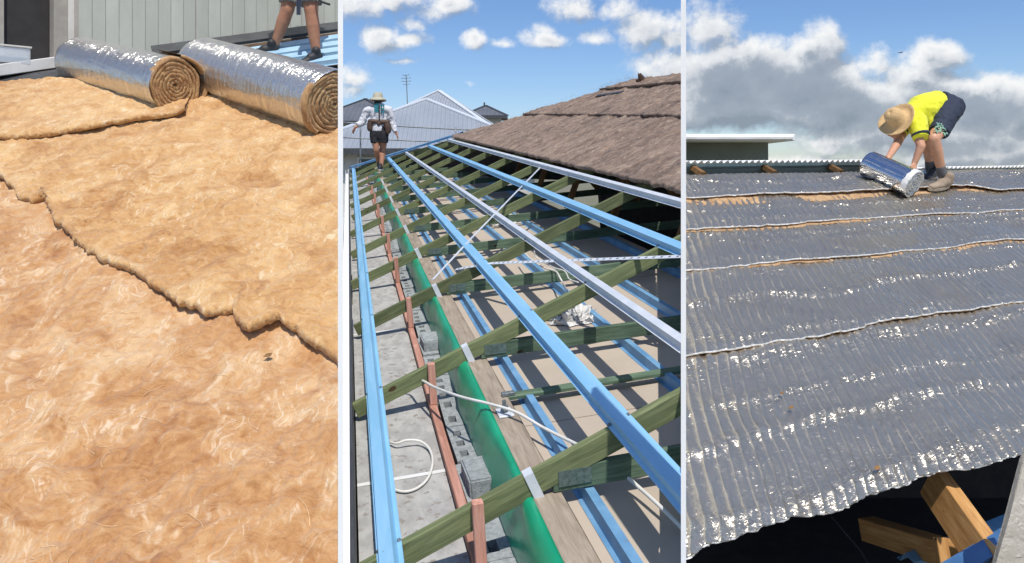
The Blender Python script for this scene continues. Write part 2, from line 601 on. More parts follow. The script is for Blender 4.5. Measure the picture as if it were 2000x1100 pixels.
WOOL_R = mat_wool('amber_wool_edge', (.38, .18, .06), (.62, .36, .15), (.74, .50, .25), (.80, .62, .40), scale=5)
FOIL_L = mat_foil('bright_foil', (.84, .81, .76), (.70, .68, .64), .21, bump=.75, bscale=26, stretch=(1, 1, .5), fine=.3, wrinkle=((.7, .7, 4.0), 5.0, 3.4), metal=.86)


def mat_roof_foil():
    """crinkled reflective foil with paler beige lines along the ribs, in roof coordinates"""
    m, k, b = new_mat('crinkled_roof_foil')
    co = k.n('ShaderNodeTexCoord').outputs['Object']
    xyz = k.n('ShaderNodeSeparateXYZ', i_0=co)
    big = k.noise(co, 1.1, 4.0, .62, .6)
    wob = k.noise(co, 1.3, 1.0, .5)
    ph = k.m('ADD', k.m('DIVIDE', k.m('SUBTRACT', xyz.outputs[0], k.m('MULTIPLY', xyz.outputs[1], .61)), .070), k.m('MULTIPLY', wob.outputs[0], 1.6))
    tri = k.m('ABSOLUTE', k.m('SUBTRACT', k.m('MULTIPLY', k.m('FRACT', ph), 2.0), 1.0))
    patch = k.noise(co, 7.0, 4.0, .6)
    line = k.m('MULTIPLY', k.step(tri, .72, .95), k.step(patch.outputs[0], .34, .70))
    col = k.mix(big.outputs[0], (.64, .58, .475), (.47, .425, .35))
    dn = k.noise(co, 2.7, 5.0, .65, .8)
    col = k.mix(k.m('MULTIPLY', k.step(dn.outputs[0], .56, .78), .5), col, (.60, .48, .33))
    col = k.mix(k.m('MULTIPLY', line, .30), col, (.66, .58, .45))
    k.set(b.inputs['Base Color'], col)
    k.set(b.inputs['Metallic'], k.m('SUBTRACT', .86, k.m('MULTIPLY', line, .28)))
    k.set(b.inputs['Roughness'], k.m('ADD', .22, k.m('MULTIPLY', big.outputs[0], .14)))
    # creased facets: each small facet of the foil tilts its own way, most along laps and folds
    wb = k.m('MULTIPLY', k.m('SUBTRACT', k.noise(co, 2.3, 3.0, .6).outputs[0], .5), .12)
    bb = k.m('ADD', xyz.outputs[1], wb)
    fold = None
    for bc, wd_ in ((.05, .14), (.42, .06), (.62, .05), (.90, .10), (1.07, .07), (1.40, .07), (1.66, .06), (1.82, .05), (2.05, .05), (2.18, .06), (2.33, .04), (2.50, .05), (2.66, .04), (2.82, .06), (3.02, .08)):
        g_ = k.m('SUBTRACT', 1.0, k.m('DIVIDE', k.m('ABSOLUTE', k.m('SUBTRACT', bb, bc)), wd_), clamp=True)
        fold = g_ if fold is None else k.m('MAXIMUM', fold, g_)
    brk = k.step(k.noise(co, 5.0, 3.0, .6).outputs[0], .36, .62)
    amt = k.m('ADD', .12, k.m('ADD', k.m('MULTIPLY', k.m('MULTIPLY', fold, brk), .47), k.m('MULTIPLY', k.step(patch.outputs[0], .50, .72), .14)))
    wv = k.v('ADD', k.v('MULTIPLY', co, (.34, 2.7, 1.0)), k.v('SCALE', k.noise(co, 16.0, 3.0, .6).outputs['Color'], scale=.07))
    f1 = k.n('ShaderNodeTexVoronoi', i_Vector=wv, i_Scale=150.0)
    f2 = k.n('ShaderNodeTexVoronoi', i_Vector=wv, i_Scale=62.0)
    til = k.v('ADD', k.v('SUBTRACT', f1.outputs['Color'], (.5, .5, .5)), k.v('SUBTRACT', f2.outputs['Color'], (.5, .5, .5)))
    h = k.m('ADD', k.m('MULTIPLY', k.m('POWER', tri, 3.0), .95), k.m('MULTIPLY', k.noise(co, 40.0, 3.0, .6, 1.0).outputs[0], .5))
    bp = k.n('ShaderNodeBump', i_Strength=.8, i_Distance=.009, i_Height=h)
    nrm = k.v('NORMALIZE', k.v('ADD', bp.outputs[0], k.v('SCALE', til, scale=amt)))
    k.set(b.inputs['Normal'], nrm)
    return m
FOIL_R = mat_roof_foil()
FOIL_B = mat_foil('smooth_roll_foil', (.62, .64, .68), (.52, .55, .60), .14, bump=.25, bscale=16, fine=.35)
LAP_PALE = mat_plain('pale_lap_foil', (.90, .88, .84), (.50, .45, .38), .35, metal=.3, scale=26, lo=.50, hi=.72, bump=.8, bscale=70)  # broken pale colour for the strip along each foil lap
FOIL_W = mat_foil('crumpled_white_foil', (.80, .79, .76), (.55, .54, .52), .5, bump=.5, bscale=40, metal=.15)
SKIN = mat_plain('tanned_skin', (.46, .23, .14), (.40, .19, .115), .55, scale=12, spec=.3)
SKIN2 = mat_plain('fair_tanned_skin', (.62, .34, .22), (.54, .28, .17), .5, scale=12, spec=.3)
HIVIS = mat_plain('yellow_shirt', (.80, .80, .035), (.70, .69, .02), .8, scale=7, sheen=.2, bump=.25, bscale=9)
NAVY = mat_plain('navy_cloth', (.022, .03, .055), (.03, .04, .07), .85, scale=9, bump=.3, bscale=12)
SHIRT_W = mat_plain('white_shirt', (.70, .70, .72), (.58, .58, .61), .85, scale=6, bump=.3, bscale=14)
TEAL = mat_plain('teal_print', (.03, .23, .26), (.02, .15, .19), .8)
LIME = mat_plain('pale_leaf_print', (.42, .62, .44), (.20, .42, .34), .8, scale=40)
BLACKC = mat_plain('black_cloth', (.014, .014, .017), (.022, .022, .026), .9)
GREYC = mat_plain('grey_shorts', (.27, .26, .25), (.20, .195, .19), .9, bump=.3, bscale=14)
BROWNL = mat_plain('brown_leather', (.10, .055, .035), (.06, .032, .022), .6, bump=.3, bscale=30)
STRAW = mat_plain('woven_straw', (.70, .48, .24), (.56, .36, .16), .85, scale=90, bump=.6, bscale=110)
CANVAS = mat_plain('sand_canvas', (.46, .43, .33), (.38, .36, .27), .9, bump=.2)
HAIR = mat_plain('dark_hair', (.03, .02, .014), (.045, .03, .02), .7, bump=.4, bscale=60)
SOCK = mat_plain('grey_sock', (.10, .10, .105), (.14, .14, .145), .95, bump=.3, bscale=80)
BOOT = mat_plain('dusty_boot', (.36, .28, .20), (.24, .18, .13), .85, bump=.3)
SOLE = mat_plain('pale_sole', (.52, .44, .33), (.44, .36, .27), .85)
ROOFM = mat_ribs('grey_ribbed_roof', (.37, .40, .44), (.32, .35, .39), 0, .17, .5, .2)
ROOFD = mat_ribs('dark_tiled_roof', (.13, .14, .16), (.10, .11, .13), 0, .3, .6)
CREAM = mat_plain('cream_render', (.62, .60, .54), (.54, .52, .47), .85, scale=2)
GLASS = mat_plain('dark_window', (.03, .04, .05), (.05, .06, .07), .1)
TEALM = mat_plain('pale_teal_metal', (.46, .60, .60), (.40, .54, .55), .5)
WALLG = mat_plain('olive_grey_wall', (.25, .27, .22), (.22, .24, .195), .8, scale=2)
GROUND = mat_plain('dry_ground', (.22, .19, .14), (.14, .15, .08), .95, scale=.3, spots=(2, .6, (.10, .12, .05)))
SLAB = mat_plain('pale_slab', (.40, .38, .34), (.34, .32, .29), .9, scale=2)


def px(x, y, Y):
    """the point at distance Y along the line of sight through photo pixel (x, y)"""
    return Vector(((x - 1000) / F * Y, Y, EYE + (HZ - y) / F * Y))


class Frame:
    """a plane in the place: origin o, axes a and b in the plane, n its normal"""
    def __init__(s, o, a, b):
        s.o = Vector(o)
        s.a = Vector(a).normalized()
        b = Vector(b)
        s.b = (b - s.a * b.dot(s.a)).normalized()
        s.n = s.a.cross(s.b)
        s.M = Matrix((s.a, s.b, s.n)).transposed().to_4x4()
        s.M.translation = s.o

    def pt(s, a, b, h=0.0):
        return s.o + s.a * a + s.b * b + s.n * h

    def hit(s, x, y, h=0.0):
        """where the sight line through a photo pixel meets the plane (h above it), in world"""
        q = Vector(((x - 1000) / F, 1, (HZ - y) / F))
        c = Vector((0, 0, EYE))
        k = s.n.dot(s.o + s.n * h - c) / s.n.dot(q)
        return c + q * k

    def ab(s, x, y, h=0.0):
        p = s.hit(x, y, h) - s.o
        return p.dot(s.a), p.dot(s.b)


# planes through the two added dividers (the three roofs end against them)
WALL_L, WALL_R = -.2233, .2233
def side(k, sgn, off=.0):
    return (Vector((0, 0, 0)) + Vector((sgn * -off, 0, 0)), Vector((sgn, -sgn * k, 0)).normalized())
CLIP_LEFT_PLACE = [side(WALL_L - .0026, 1)]       # keep x < k*y
CLIP_MID_R = [side(WALL_R - .0026, 1)]
CLIP_RIGHT_PLACE = [side(WALL_R + .0026, -1)]

# ================================================================== SETTING
gv, gf = [], []
for (x, y) in ((-3000, -400), (3000, -400), (3000, 4500), (-3000, 4500)):
    gv.append((x, y, 0))
struct(mesh_obj('ground', gv, [(0, 1, 2, 3)], GROUND))
hv, hf = [], []
for i in range(41):
    x = -2400 + 120 * i
    hgt = 6 + 10 * abs(fbm(np.array([i * .31]), np.array([2.2]))[0])
    hv += [(x, 2600, -2), (x, 2750, hgt * .35), (x, 3000, -2)]
for i in range(40):
    for j in range(2):
        a = i * 3 + j
        hf.append((a, a + 3, a + 4, a + 1))
struct(mesh_obj('hills', hv, hf, mat_plain('far_hills', (.09, .12, .10), (.12, .14, .11), .95, scale=.01), smooth=True))


def divider_wall(k, tops, label):
    """thin white divider added between two roofs, with a slender end post; the roofs on both sides stop against it"""
    th0 = .0147
    d = Vector((k, 1, 0)).normalized()
    nrm = Vector((d.y, -d.x, 0))
    root = thing('added_divider', label, 'wall', (k * 2.2, 2.2, 0))
    M = Matrix((d, nrm, Vector((0, 0, 1)))).transposed().to_4x4()
    M.translation = Vector((k * 2.2, 2.2, 0))
    half = 5.0 / F * 2.2 * (1 / math.sqrt(1 + k * k))
    box('end_post', (0, .09, -half, half, 0, EYE + .62), WHITE, root, M)
    s = math.sqrt(1 + k * k)
    v, f = [], []
    for (y, z) in tops:
        xx = (y - 2.2) * s
        for o_ in (-half * .7, half * .7):
            v += [(xx, o_, 0), (xx, o_, z)]
    n = len(tops)
    for i in range(n - 1):
        a, b = 4 * i, 4 * i + 4
        f += [(a, a + 1, b + 1, b), (a + 2, b + 2, b + 3, a + 3), (a + 1, a + 3, b + 3, b + 1)]
    f += [(0, 2, 3, 1), (4 * n - 4, 4 * n - 3, 4 * n - 1, 4 * n - 2)]
    mesh_obj('wall_panel', v, f, WHITE, root, M)
    return root


# frames of the three roofs -------------------------------------------------
LA = (HZ - 1100) / F * 2.8 - .53 * 2.8
LF = Frame((0, 0, EYE + LA), (1, 0, 0), (0, 1, .53))                       # steep roof under the golden insulation
_U = Vector((-.2133, 1, (HZ - 220) / F)).normalized()
_C = Vector((1, .2133, .095))
_C = (_C - _U * _C.dot(_U)).normalized()
_W = _C.cross(_U)
TH = R_(20)
_P0 = px(760, 1068, 2.7)
MC = Frame(_P0, _C, _U)                                                    # level of the eave, along the building
MR = Frame(_P0, _C * math.cos(TH) + _W * math.sin(TH), _U)                 # rafter tops
_r = Vector((1.853, 1, (HZ - 300) / F))
_q = Vector((.093, 1, (HZ + 248) / F))
RF = Frame(px(1340, 1090, 2.75), _r, _q)                                   # foil roof

divider_wall(WALL_L, [(2.25, EYE + LA + .53 * 2.25 + .02)] + [(y, EYE + LA + .53 * y + .05) for y in (3, 5, 7, 8.6)] + [(9.4, 4.4), (22, 4.2)],
           'thin white divider wall added between the golden insulation and the open timber roof')
divider_wall(WALL_R, [(2.25, EYE - .95), (5.2, EYE - .10), (10.6, EYE + 1.42), (10.9, EYE + 1.3), (14, EYE - 1)],
           'thin white divider wall added between the open timber roof and the silver foil roof')


# ---------------------------------------------------------------- soft sheets
def resample(poly, n):
    P = np.array(poly, float)
    d = np.r_[0, np.cumsum(np.hypot(*np.diff(P, axis=0).T))]
    u = np.linspace(0, d[-1], n)
    return np.c_[np.interp(u, d, P[:, 0]), np.interp(u, d, P[:, 1])]


def sheet_grid(low, high, ni, nj, th, base, disp, lip=.9, ragged=.012, base_hi=None, lift=None, vpow=1.0, seed=0.0):
    """a blanket between two edge lines of a frame: rounded ragged lower lip, soft top; returns verts, faces, rows in the lip"""
    lo, hi = resample(low, ni), resample(high, ni)
    dirv = hi - lo
    L = np.maximum(np.hypot(dirv[:, 0], dirv[:, 1]), 1e-6)
    out = -dirv / L[:, None]
    wob = fbm(lo[:, 0] * 9 + seed, lo[:, 1] * 9 + seed, 4) * ragged * 2.2
    lf = lift(np.linspace(0, 1, ni)) if lift is not None else np.zeros(ni)
    rows = []
    r = th / 2
    rows.append((lo - out * .14, np.full(ni, base + .002)))
    for kk in range(7):
        a = math.radians(-90 + 30 * kk)
        rag = fbm(lo[:, 0] * 60 + kk * 3.1 + seed, lo[:, 1] * 60 + seed, 3) * ragged * .8
        o_ = r * math.cos(a) * lip + wob + rag * math.cos(a)
        rows.append((lo + out * o_[:, None], base + lf + r + r * math.sin(a) + rag * .4))
    nlip = len(rows)
    vs = np.linspace(0, 1, nj) ** vpow
    for v in vs[1:]:
        P = lo + dirv * v + out * (wob * max(0, 1 - v * 6))[:, None]
        dist = L * v
        fade = np.clip(dist / .06, 0, 1)
        bh = base if base_hi is None else base + (base_hi - base) * v
        h = bh + th + disp(P[:, 0], P[:, 1]) * fade + lf * np.clip(1 - dist / .5, 0, 1) ** 2
        rows.append((P, h))
    V = np.concatenate([np.c_[p, h] for p, h in rows])
    nr = len(rows)
    idx = np.arange(nr * ni).reshape(nr, ni)
    Fc = np.stack([idx[:-1, :-1], idx[:-1, 1:], idx[1:, 1:], idx[1:, :-1]], -1).reshape(-1, 4)
    return V, Fc, nlip, ni


def open_mesh(name, V, Fc, mats, parent, M, fmat=None, clips=()):
    me = bpy.data.meshes.new(name)
    me.from_pydata(V.tolist(), [], Fc.tolist())
    for m_ in mats:
        me.materials.append(m_)
    if fmat is not None:
        me.polygons.foreach_set('material_index', np.asarray(fmat, dtype=np.int32))
    if clips:
        bm = bmesh.new()
        bm.from_mesh(me)
        inv = M.inverted()
        for co, no in clips:
            bmesh.ops.bisect_plane(bm, geom=bm.verts[:] + bm.edges[:] + bm.faces[:], plane_co=inv @ Vector(co),
                                   plane_no=(M.to_3x3().transposed() @ Vector(no)).normalized(), clear_outer=True, dist=1e-5)
        bm.to_mesh(me)
        bm.free()
    me.polygons.foreach_set('use_smooth', [True] * len(me.polygons))
    me.update()
    return put(bpy.data.objects.new(name, me), parent, M)


def fibres(name, fr, line, n, parent, mat, length=.035, h0=.0, h1=.05, seed=1, lim=1e9):
    """loose glass fibres standing off a torn edge, as hair-thin blades"""
    rs = np.random.RandomState(seed)
    P = resample(line, 400)
    V, Fc = [], []
    for i in range(n):
        u = rs.rand() * 398
        k = int(u)
        p = P[k] + (P[k + 1] - P[k]) * (u - k)
        wp = fr.pt(p[0], p[1], h0)
        if wp.x > lim * wp.y - .06:
            continue
        ang = rs.rand() * 2 * math.pi
        l = length * (.3 + rs.rand() ** 2 * 1.4)
        hh = h0 + (h1 - h0) * rs.rand()
        a = np.array([p[0] + rs.randn() * .006, p[1] + rs.randn() * .006, hh])
        b = a + np.array([math.cos(ang) * l * .6, math.sin(ang) * l * .6, (rs.rand() - .35) * l * .7])
        c = b + np.array([math.cos(ang + rs.randn() * .8) * l * .5, math.sin(ang + rs.randn() * .8) * l * .5, (rs.rand() - .6) * l * .5])
        w = np.array([-math.sin(ang), math.cos(ang), .4]) * .0009
        m0 = len(V)
        V += [a - w, a + w, b + w, b - w, c]
        Fc += [[m0, m0 + 1, m0 + 2, m0 + 3], [m0 + 3, m0 + 2, m0 + 4, m0 + 4]]
    me = bpy.data.meshes.new(name)
    me.from_pydata([tuple(v) for v in V], [], [f if f[2] != f[3] else f[:3] for f in Fc])
    me.materials.append(mat)
    o = put(bpy.data.objects.new(name, me), parent, fr.M)
    o['kind'] = 'stuff'
    return o


# ================================================================== LEFT: golden insulation on a steep roof
def pl(fr, pts, h=0.0):
    return [fr.ab(x, y, h) for x, y in pts]


deck_pts = [(-5.6, 2.0), (-.4, 2.0), (-1.7, 10.2), (-6.2, 10.2)]
v = [LF.pt(a, b, -.03) for a, b in deck_pts] + [LF.pt(a, b, -.12) for a, b in deck_pts]
struct(mesh_obj('roof_deck', v, [(0, 1, 2, 3), (7, 6, 5, 4), (0, 4, 5, 1), (1, 5, 6, 2), (2, 6, 7, 3), (3, 7, 4, 0)], DECK, clips=CLIP_LEFT_PLACE))


def lump(s1=.012, s2=.006, seed=0.0, crease=.0):
    def f(a, b):
        h = fbm(a * 3.1 + seed, b * 3.1 + seed, 3) * s1 * 2.2 + fbm(a * 17 + seed, b * 17 + 3, 4, .6) * s2 * 2
        if crease:
            q = fbm(a * 4.3 + seed + 2.7 * fbm(a * 2 + 3, b * 2 + seed, 2), b * 4.3 + seed, 2)
            h = h - crease * np.exp(-(q / .035) ** 2)
        return h
    return f


def pucker(a0, b0):
    base = lump(.024, .009, 3.3, .007)
    def f(a, b):
        d = np.hypot(a - a0, b - b0)
        ang = np.arctan2(b - b0, a - a0)
        return base(a, b) - .035 * np.exp(-(d / .07) ** 2) - .010 * np.exp(-d / .16) * np.maximum(0, np.sin(ang * 7 + 1.3)) ** 2
    return f


pk = LF.ab(525, 972, .06)
V, Fc, nl, ni = sheet_grid([(-4.3, 2.15), (-.4, 2.15)], [(-4.3, 6.6), (-.4, 6.6)], 460, 520, .06, 0.0, pucker(*pk), vpow=1.25)
o = front_blanket = open_mesh('insulation_blanket', V, Fc, [WOOL], None, LF.M, clips=CLIP_LEFT_PLACE)
tag(o, 'widest golden glasswool blanket filling the foreground below the torn edge', 'insulation', 'golden glasswool blankets')

low_mid = [(-70, 290), (-30, 318), (0, 338), (25, 362), (45, 380), (62, 390), (80, 384), (100, 372), (140, 385), (320, 352), (480, 312), (570, 285), (690, 265)]
high_mid = [(-70, 215), (60, 205), (200, 192), (330, 180), (470, 190), (580, 200), (690, 205)]
V, Fc, nl, ni = sheet_grid(pl(LF, low_mid, .1), pl(LF, high_mid, .1), 420, 170, .05, .055, lump(.018, .008, 8.1, .005), ragged=.018)
o = open_mesh('insulation_blanket', V, Fc, [WOOL_T], None, LF.M, clips=CLIP_LEFT_PLACE)
tag(o, 'middle golden glasswool blanket running under the near ends of the foil rolls', 'insulation', 'golden glasswool blankets')

low_top = [(78, 372), (95, 393), (115, 425), (150, 462), (200, 497), (260, 522), (300, 545), (350, 578), (400, 598), (452, 602), (468, 622), (486, 638), (512, 628), (545, 612), (580, 640), (620, 668), (690, 712)]
high_top = [(80, 368), (140, 380), (200, 372), (313, 345), (390, 334), (440, 320), (478, 305), (520, 292), (555, 278), (600, 268), (640, 262), (700, 255)]
TOPH = .085
V, Fc, nl, ni = sheet_grid(pl(LF, low_top, TOPH + .03), pl(LF, high_top, TOPH + .05), 420, 260, .06, .062, lump(.020, .008, 1.7, .008), ragged=.022,
                           base_hi=.085, lift=lambda u: .03 * np.exp(-((u - .78) / .05) ** 2) + .012 * np.exp(-((u - .3) / .2) ** 2))
top_blanket = tag(open_mesh('insulation_blanket', V, Fc, [WOOL_T], None, LF.M, clips=CLIP_LEFT_PLACE),
                  'golden glasswool blanket with a torn ragged diagonal edge across the middle', 'insulation', 'golden glasswool blankets')
fibres('loose_fibres', LF, pl(LF, [p for p in low_top if p[0] < 650], TOPH), 900, top_blanket, WOOL_T, .022, .07, .12, 4)

low_far = [(-80, 272), (0, 268), (40, 267), (70, 265), (130, 256), (200, 244), (260, 231), (295, 228), (325, 224), (345, 219), (362, 211)]
high_far = [(-80, 172), (0, 160), (40, 154), (70, 154), (110, 152), (150, 152), (190, 160), (230, 172), (280, 180), (340, 176), (374, 186)]
V, Fc, nl, ni = sheet_grid(pl(LF, low_far, .13), pl(LF, high_far, .1), 320, 120, .045, .108, lump(.014, .006, 5.5, .004), base_hi=.06, ragged=.016)
far_blanket = tag(open_mesh('insulation_blanket', V, Fc, [WOOL_T], None, LF.M), 'smaller golden glasswool blanket at the foot of the dark doorway', 'insulation', 'golden glasswool blankets')
fibres('loose_fibres', LF, pl(LF, low_far[1:-2], .13), 350, far_blanket, WOOL_T, .02, .11, .15, 6)



def strands(fr, region, n, parent, mat, hfun, seed, length=.10):
    """long loose fibres lying curled on top of a blanket"""
    rs = np.random.RandomState(seed)
    V, Fc = [], []
    (x0, x1), (y0, y1) = region
    for _ in range(n):
        a, b = x0 + (x1 - x0) * rs.rand(), y0 + (y1 - y0) * rs.rand() ** 1.5
        wp = fr.pt(a, b)
        if wp.x > (WALL_L - .004) * wp.y - .03:
            continue
        ang, l = rs.rand() * 6.28, length * (.35 + rs.rand())
        bend = rs.randn() * .9
        m0 = len(V)
        w = .0004 + .0006 * rs.rand()
        for q in range(6):
            h = hfun(np.array([a]), np.array([b]))[0] + .002 + .010 * math.sin(q * 1.2 + ang) ** 2 * rs.rand()
            V += [(a - w * math.sin(ang), b + w * math.cos(ang), h), (a + w * math.sin(ang), b - w * math.cos(ang), h)]
            if q:
                Fc.append((m0 + 2 * q - 2, m0 + 2 * q - 1, m0 + 2 * q + 1, m0 + 2 * q))
            a, b, ang = a + math.cos(ang) * l / 5, b + math.sin(ang) * l / 5, ang + bend * .45
    o_ = mesh_obj('loose_fibres', V, Fc, mat, parent, fr.M)
    o_['kind'] = 'stuff'
    return o_


STRAND = mat_plain('pale_glass_strand', (.80, .62, .40), (.66, .42, .20), .8)
_pkf = pucker(*pk)
strands(LF, ((-2.4, -.6), (2.7, 5.6)), 140, front_blanket, STRAND, lambda a, b: .06 + _pkf(a, b), 12)

# dry leaf caught on the front blanket
p = LF.hit(523, 695, .075)
lv = [(-.022, -.008, .0), (-.009, .010, .006), (.004, .003, .002), (.020, .014, .007), (.016, -.006, .002), (.003, -.014, .005)]
tag(mesh_obj('dry_leaf', lv, [(0, 2, 1), (1, 2, 3), (2, 4, 3), (0, 5, 2), (5, 4, 2)], WEBT, None, Matrix.Translation(p) @ LF.M.to_3x3().to_4x4()),
    'tiny dry brown leaf lying on the foreground insulation', 'leaf')
p = LF.hit(525, 970, .030)
tag(mesh_obj('roofing_screw', *lathe_v([(0, .014), (.006, .013), (.006, .007), (.010, .006), (.010, .004), (.003, .003), (.003, -.03), (0, -.03)], 12), GALV2, None,
             Matrix.Translation(p) @ LF.M.to_3x3().to_4x4(), smooth=False), 'grey screw head at the pucker in the foreground insulation', 'screw')


# ------------------------------------------------------------- rolls
def spiral_end(R0, R1, turns, thick, depth, seed, amp=.003):
    """wound edge of a roll: a strip of wool following a spiral, ragged front"""
    rs = np.random.RandomState(seed)
    n = int(turns * 40)
    prof = [(0.0, -depth), (.02, -.006), (.16, .000), (.5, .004), (.84, .000), (.98, -.006), (1.0, -depth)]
    V, Fc = [], []
    np_ = len(prof)
    ph = rs.rand() * 6
    for i in range(n + 1):
        a = ph + 2 * math.pi * turns * i / n
        r = R0 + (R1 - R0) * i / n
        pitch = (R1 - R0) / turns
        wob = 1 + .05 * math.sin(a * 2.0 + ph) + .022 * math.sin(a * 5.0 + i * .02) + .03 * math.sin(a * .83 + seed) + .02 * math.sin(i * .31)
        for (u, z) in prof:
            rr = (r + (u - .5) * pitch * thick) * wob + rs.randn() * amp * .4
            V.append((rr * math.cos(a), rr * math.sin(a), z + rs.randn() * amp))
        if i:
            b = (i - 1) * np_
            for j in range(np_ - 1):
                Fc.append((b + j, b + j + 1, b + np_ + j + 1, b + np_ + j))
    return V, Fc


def roll(name, label, cat, c0, c1, R, foil, wool, turns, thick, seed, group, wob=.02, clips=(), end_r=None, flare=0.0, gap=None, amp=.003):
    """foil-faced roll from far end c0 to near end c1 (axis ends)"""
    c0, c1 = Vector(c0), Vector(c1)
    ax = (c1 - c0)
    L = ax.length
    M = ax.to_track_quat('Z', 'Y').to_matrix().to_4x4()
    M.translation = c0
    root = thing(name, label, cat, c0 - Vector((0, 0, R)), group)
    nz, na = 90, 110
    th = np.linspace(0, 2 * np.pi, na, endpoint=False)
    rows = []
    for i in range(nz + 1):
        u = i / nz
        z = L * u
        ca, sa = np.cos(th), np.sin(th)
        rr = R * (1 + wob * 1.6 * fbm(ca * 1.5 + seed + z * 1.5, sa * 1.5 + seed + z * .7, 3)
                  + wob * .7 * fbm(ca * 7 + z * 5, sa * 7 + z * 3 + seed, 3))
        rr = rr * (1 - .10 * max(0, (.04 - u) / .04) - .03 * max(0, (u - .985) / .015) + flare * u ** 3)
        rows.append(np.c_[rr * ca, rr * sa, np.full(na, z)])
    V = np.concatenate(rows)
    idx = np.arange((nz + 1) * na).reshape(nz + 1, na)
    nx_ = np.roll(idx, -1, axis=1)
    Fc = np.stack([idx[:-1], nx_[:-1], nx_[1:], idx[1:]], -1).reshape(-1, 4)
    open_mesh('foil_facing', V, Fc, [foil], root, M, clips=clips)
    # loose tail of the wrap along the roll
    R1 = (end_r or R) * .975 * (1 + flare)
    sv, sf = spiral_end(.012, R1 * .99, turns, thick, .05, seed, amp)
    mesh_obj('wound_edge', sv, sf, wool, root, M @ Matrix.Translation((0, 0, L - .002)), smooth=True, clips=clips)
    dv, df = lathe_v([(0, 0), (R1 * .6, 0), (R1 * .97, 0)], 40)
    mesh_obj('core_shadow_gap', dv, df, gap or wool, root, M @ Matrix.Translation((0, 0, L - .03)), clips=clips)  # backing disc; a dark one puts the shade between turns into colour
    dv, df = lathe_v([(R * .90, 0), (R * .4, .01), (.03, .012), (0, .012)], 40)
    mesh_obj('far_end', dv, df, wool, root, M)
    return root, M, L


cA1 = LF.hit(344, 212, .16) + Vector((0, 0, .225))
cA1 = px(344, 168, 6.28)
cA0 = px(152, 120, 7.25)
rA, MA, LA_ = roll('insulation_roll', 'shorter foil-faced insulation roll with its spiral end in full view', 'insulation roll', cA0, cA1, .232, FOIL_L, WOOL_E, 7.2, 1.1, 3,
                  'foil-faced insulation rolls on the steep roof')
# outer flap of the shorter roll, not quite wound home
fv, ff = [], []
for i in range(26):
    a = math.radians(-62 + 150 * i / 25)
    rr = .240 + .03 * math.sin(math.pi * min(1, i / 25 * 1.15)) ** 1
    for (dr, z) in ((-.004, -.45), (-.004, .004), (.010, .010), (.020, .0), (.022, -.45)):
        fv.append(((rr + dr) * math.cos(a), (rr + dr) * math.sin(a), LA_ + z + random.uniform(-.004, .004)))
    if i:
        b = (i - 1) * 5
        for j in range(4):
            ff.append((b + j, b + j + 1, b + 6 + j, b + 5 + j))
mesh_obj('outer_flap', fv, ff, WOOL_E, rA, MA, smooth=True)

cB1 = px(654, 203, 5.85)
cB0 = px(392, 128, 6.95)
roll('insulation_roll', 'longer foil-faced insulation roll nearest the added divider, its end cut off by it', 'insulation roll', cB0, cB1, .262, FOIL_L, WOOL_E, 7.5, 1.1, 11,
     'foil-faced insulation rolls on the steep roof', clips=CLIP_LEFT_PLACE)

# ------------------------------------------------------------- house wall behind the rolls
BL, BR = LF.hit(149, 125), LF.hit(676, 55)
wd = Vector((BR.x - BL.x, BR.y - BL.y, 0))
WLEN = wd.length
wd.normalize()
WMx = Matrix((wd, Vector((-wd.y, wd.x, 0)), Vector((0, 0, 1)))).transposed().to_4x4()
WMx.translation = Vector((BL.x, BL.y, BL.z - .5))
ztop = 3.3
wall = thing('clad_wall', 'sage green wall of narrow vertical boards behind the foil rolls', 'wall', M=WMx)
box('backing', (-.02, WLEN + .5, .010, .12, 0, ztop), JAMB, wall, WMx, clips=CLIP_LEFT_PLACE)
x, i = 0.02, 0
while x < WLEN + .45:
    wdt = .118
    gap = .009 if i in (8, 17) else .0025
    box('cladding_board', (x, x + wdt - gap, 0, .009, 0, ztop), CLAD, wall, WMx, clips=CLIP_LEFT_PLACE, bevel=.0015)
    x += wdt
    i += 1
# dark flashing at the wall foot, following the slope
f0, f1 = LF.hit(330, 108, .02), LF.hit(690, 57, .02)
beam('flashing', f0 + Vector((-.1, -.16, .03)), f1 + Vector((0, -.16, .03)), .26, .03, LF.n, CHARCOAL, wall, clips=CLIP_LEFT_PLACE)

# dark doorway with frame and sill
D0, D1 = LF.hit(-70, 166), LF.hit(126, 120)
dd = Vector((D1.x - D0.x, D1.y - D0.y, 0))
DL = dd.length
dd.normalize()
DM = Matrix((dd, Vector((-dd.y, dd.x, 0)), Vector((0, 0, 1)))).transposed().to_4x4()
DM.translation = Vector((D0.x, D0.y, D0.z))
rise = (D1.z - D0.z)
door = thing('doorway', 'dark doorway in the left corner with pale jambs and a white sill', 'doorway', M=DM)
def dX(pxx):
    # place along the doorway wall seen in photo column pxx
    k = (pxx - 1000) / F
    return (k * D0.y - D0.x) / (dd.x - k * dd.y)
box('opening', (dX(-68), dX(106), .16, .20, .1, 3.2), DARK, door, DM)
box('jamb', (dX(104), dX(131), -.02, .14, rise * .6, 3.2), JAMB, door, DM)
box('corner_post', (dX(131.5), dX(150), -.035, .10, rise * .7, 3.2), WHITE2, door, DM)
box('jamb', (dX(-2), dX(12), .10, .155, rise * .3, 3.2), JAMB, door, DM)
sv_ = [(dX(-72), -.20, .02), (dX(112), -.16, rise - .08), (dX(112), .15, rise - .08), (dX(-72), .15, .02)]
sv_ = [(x, y, z + dz) for dz in (0, .11) for x, y, z in sv_]
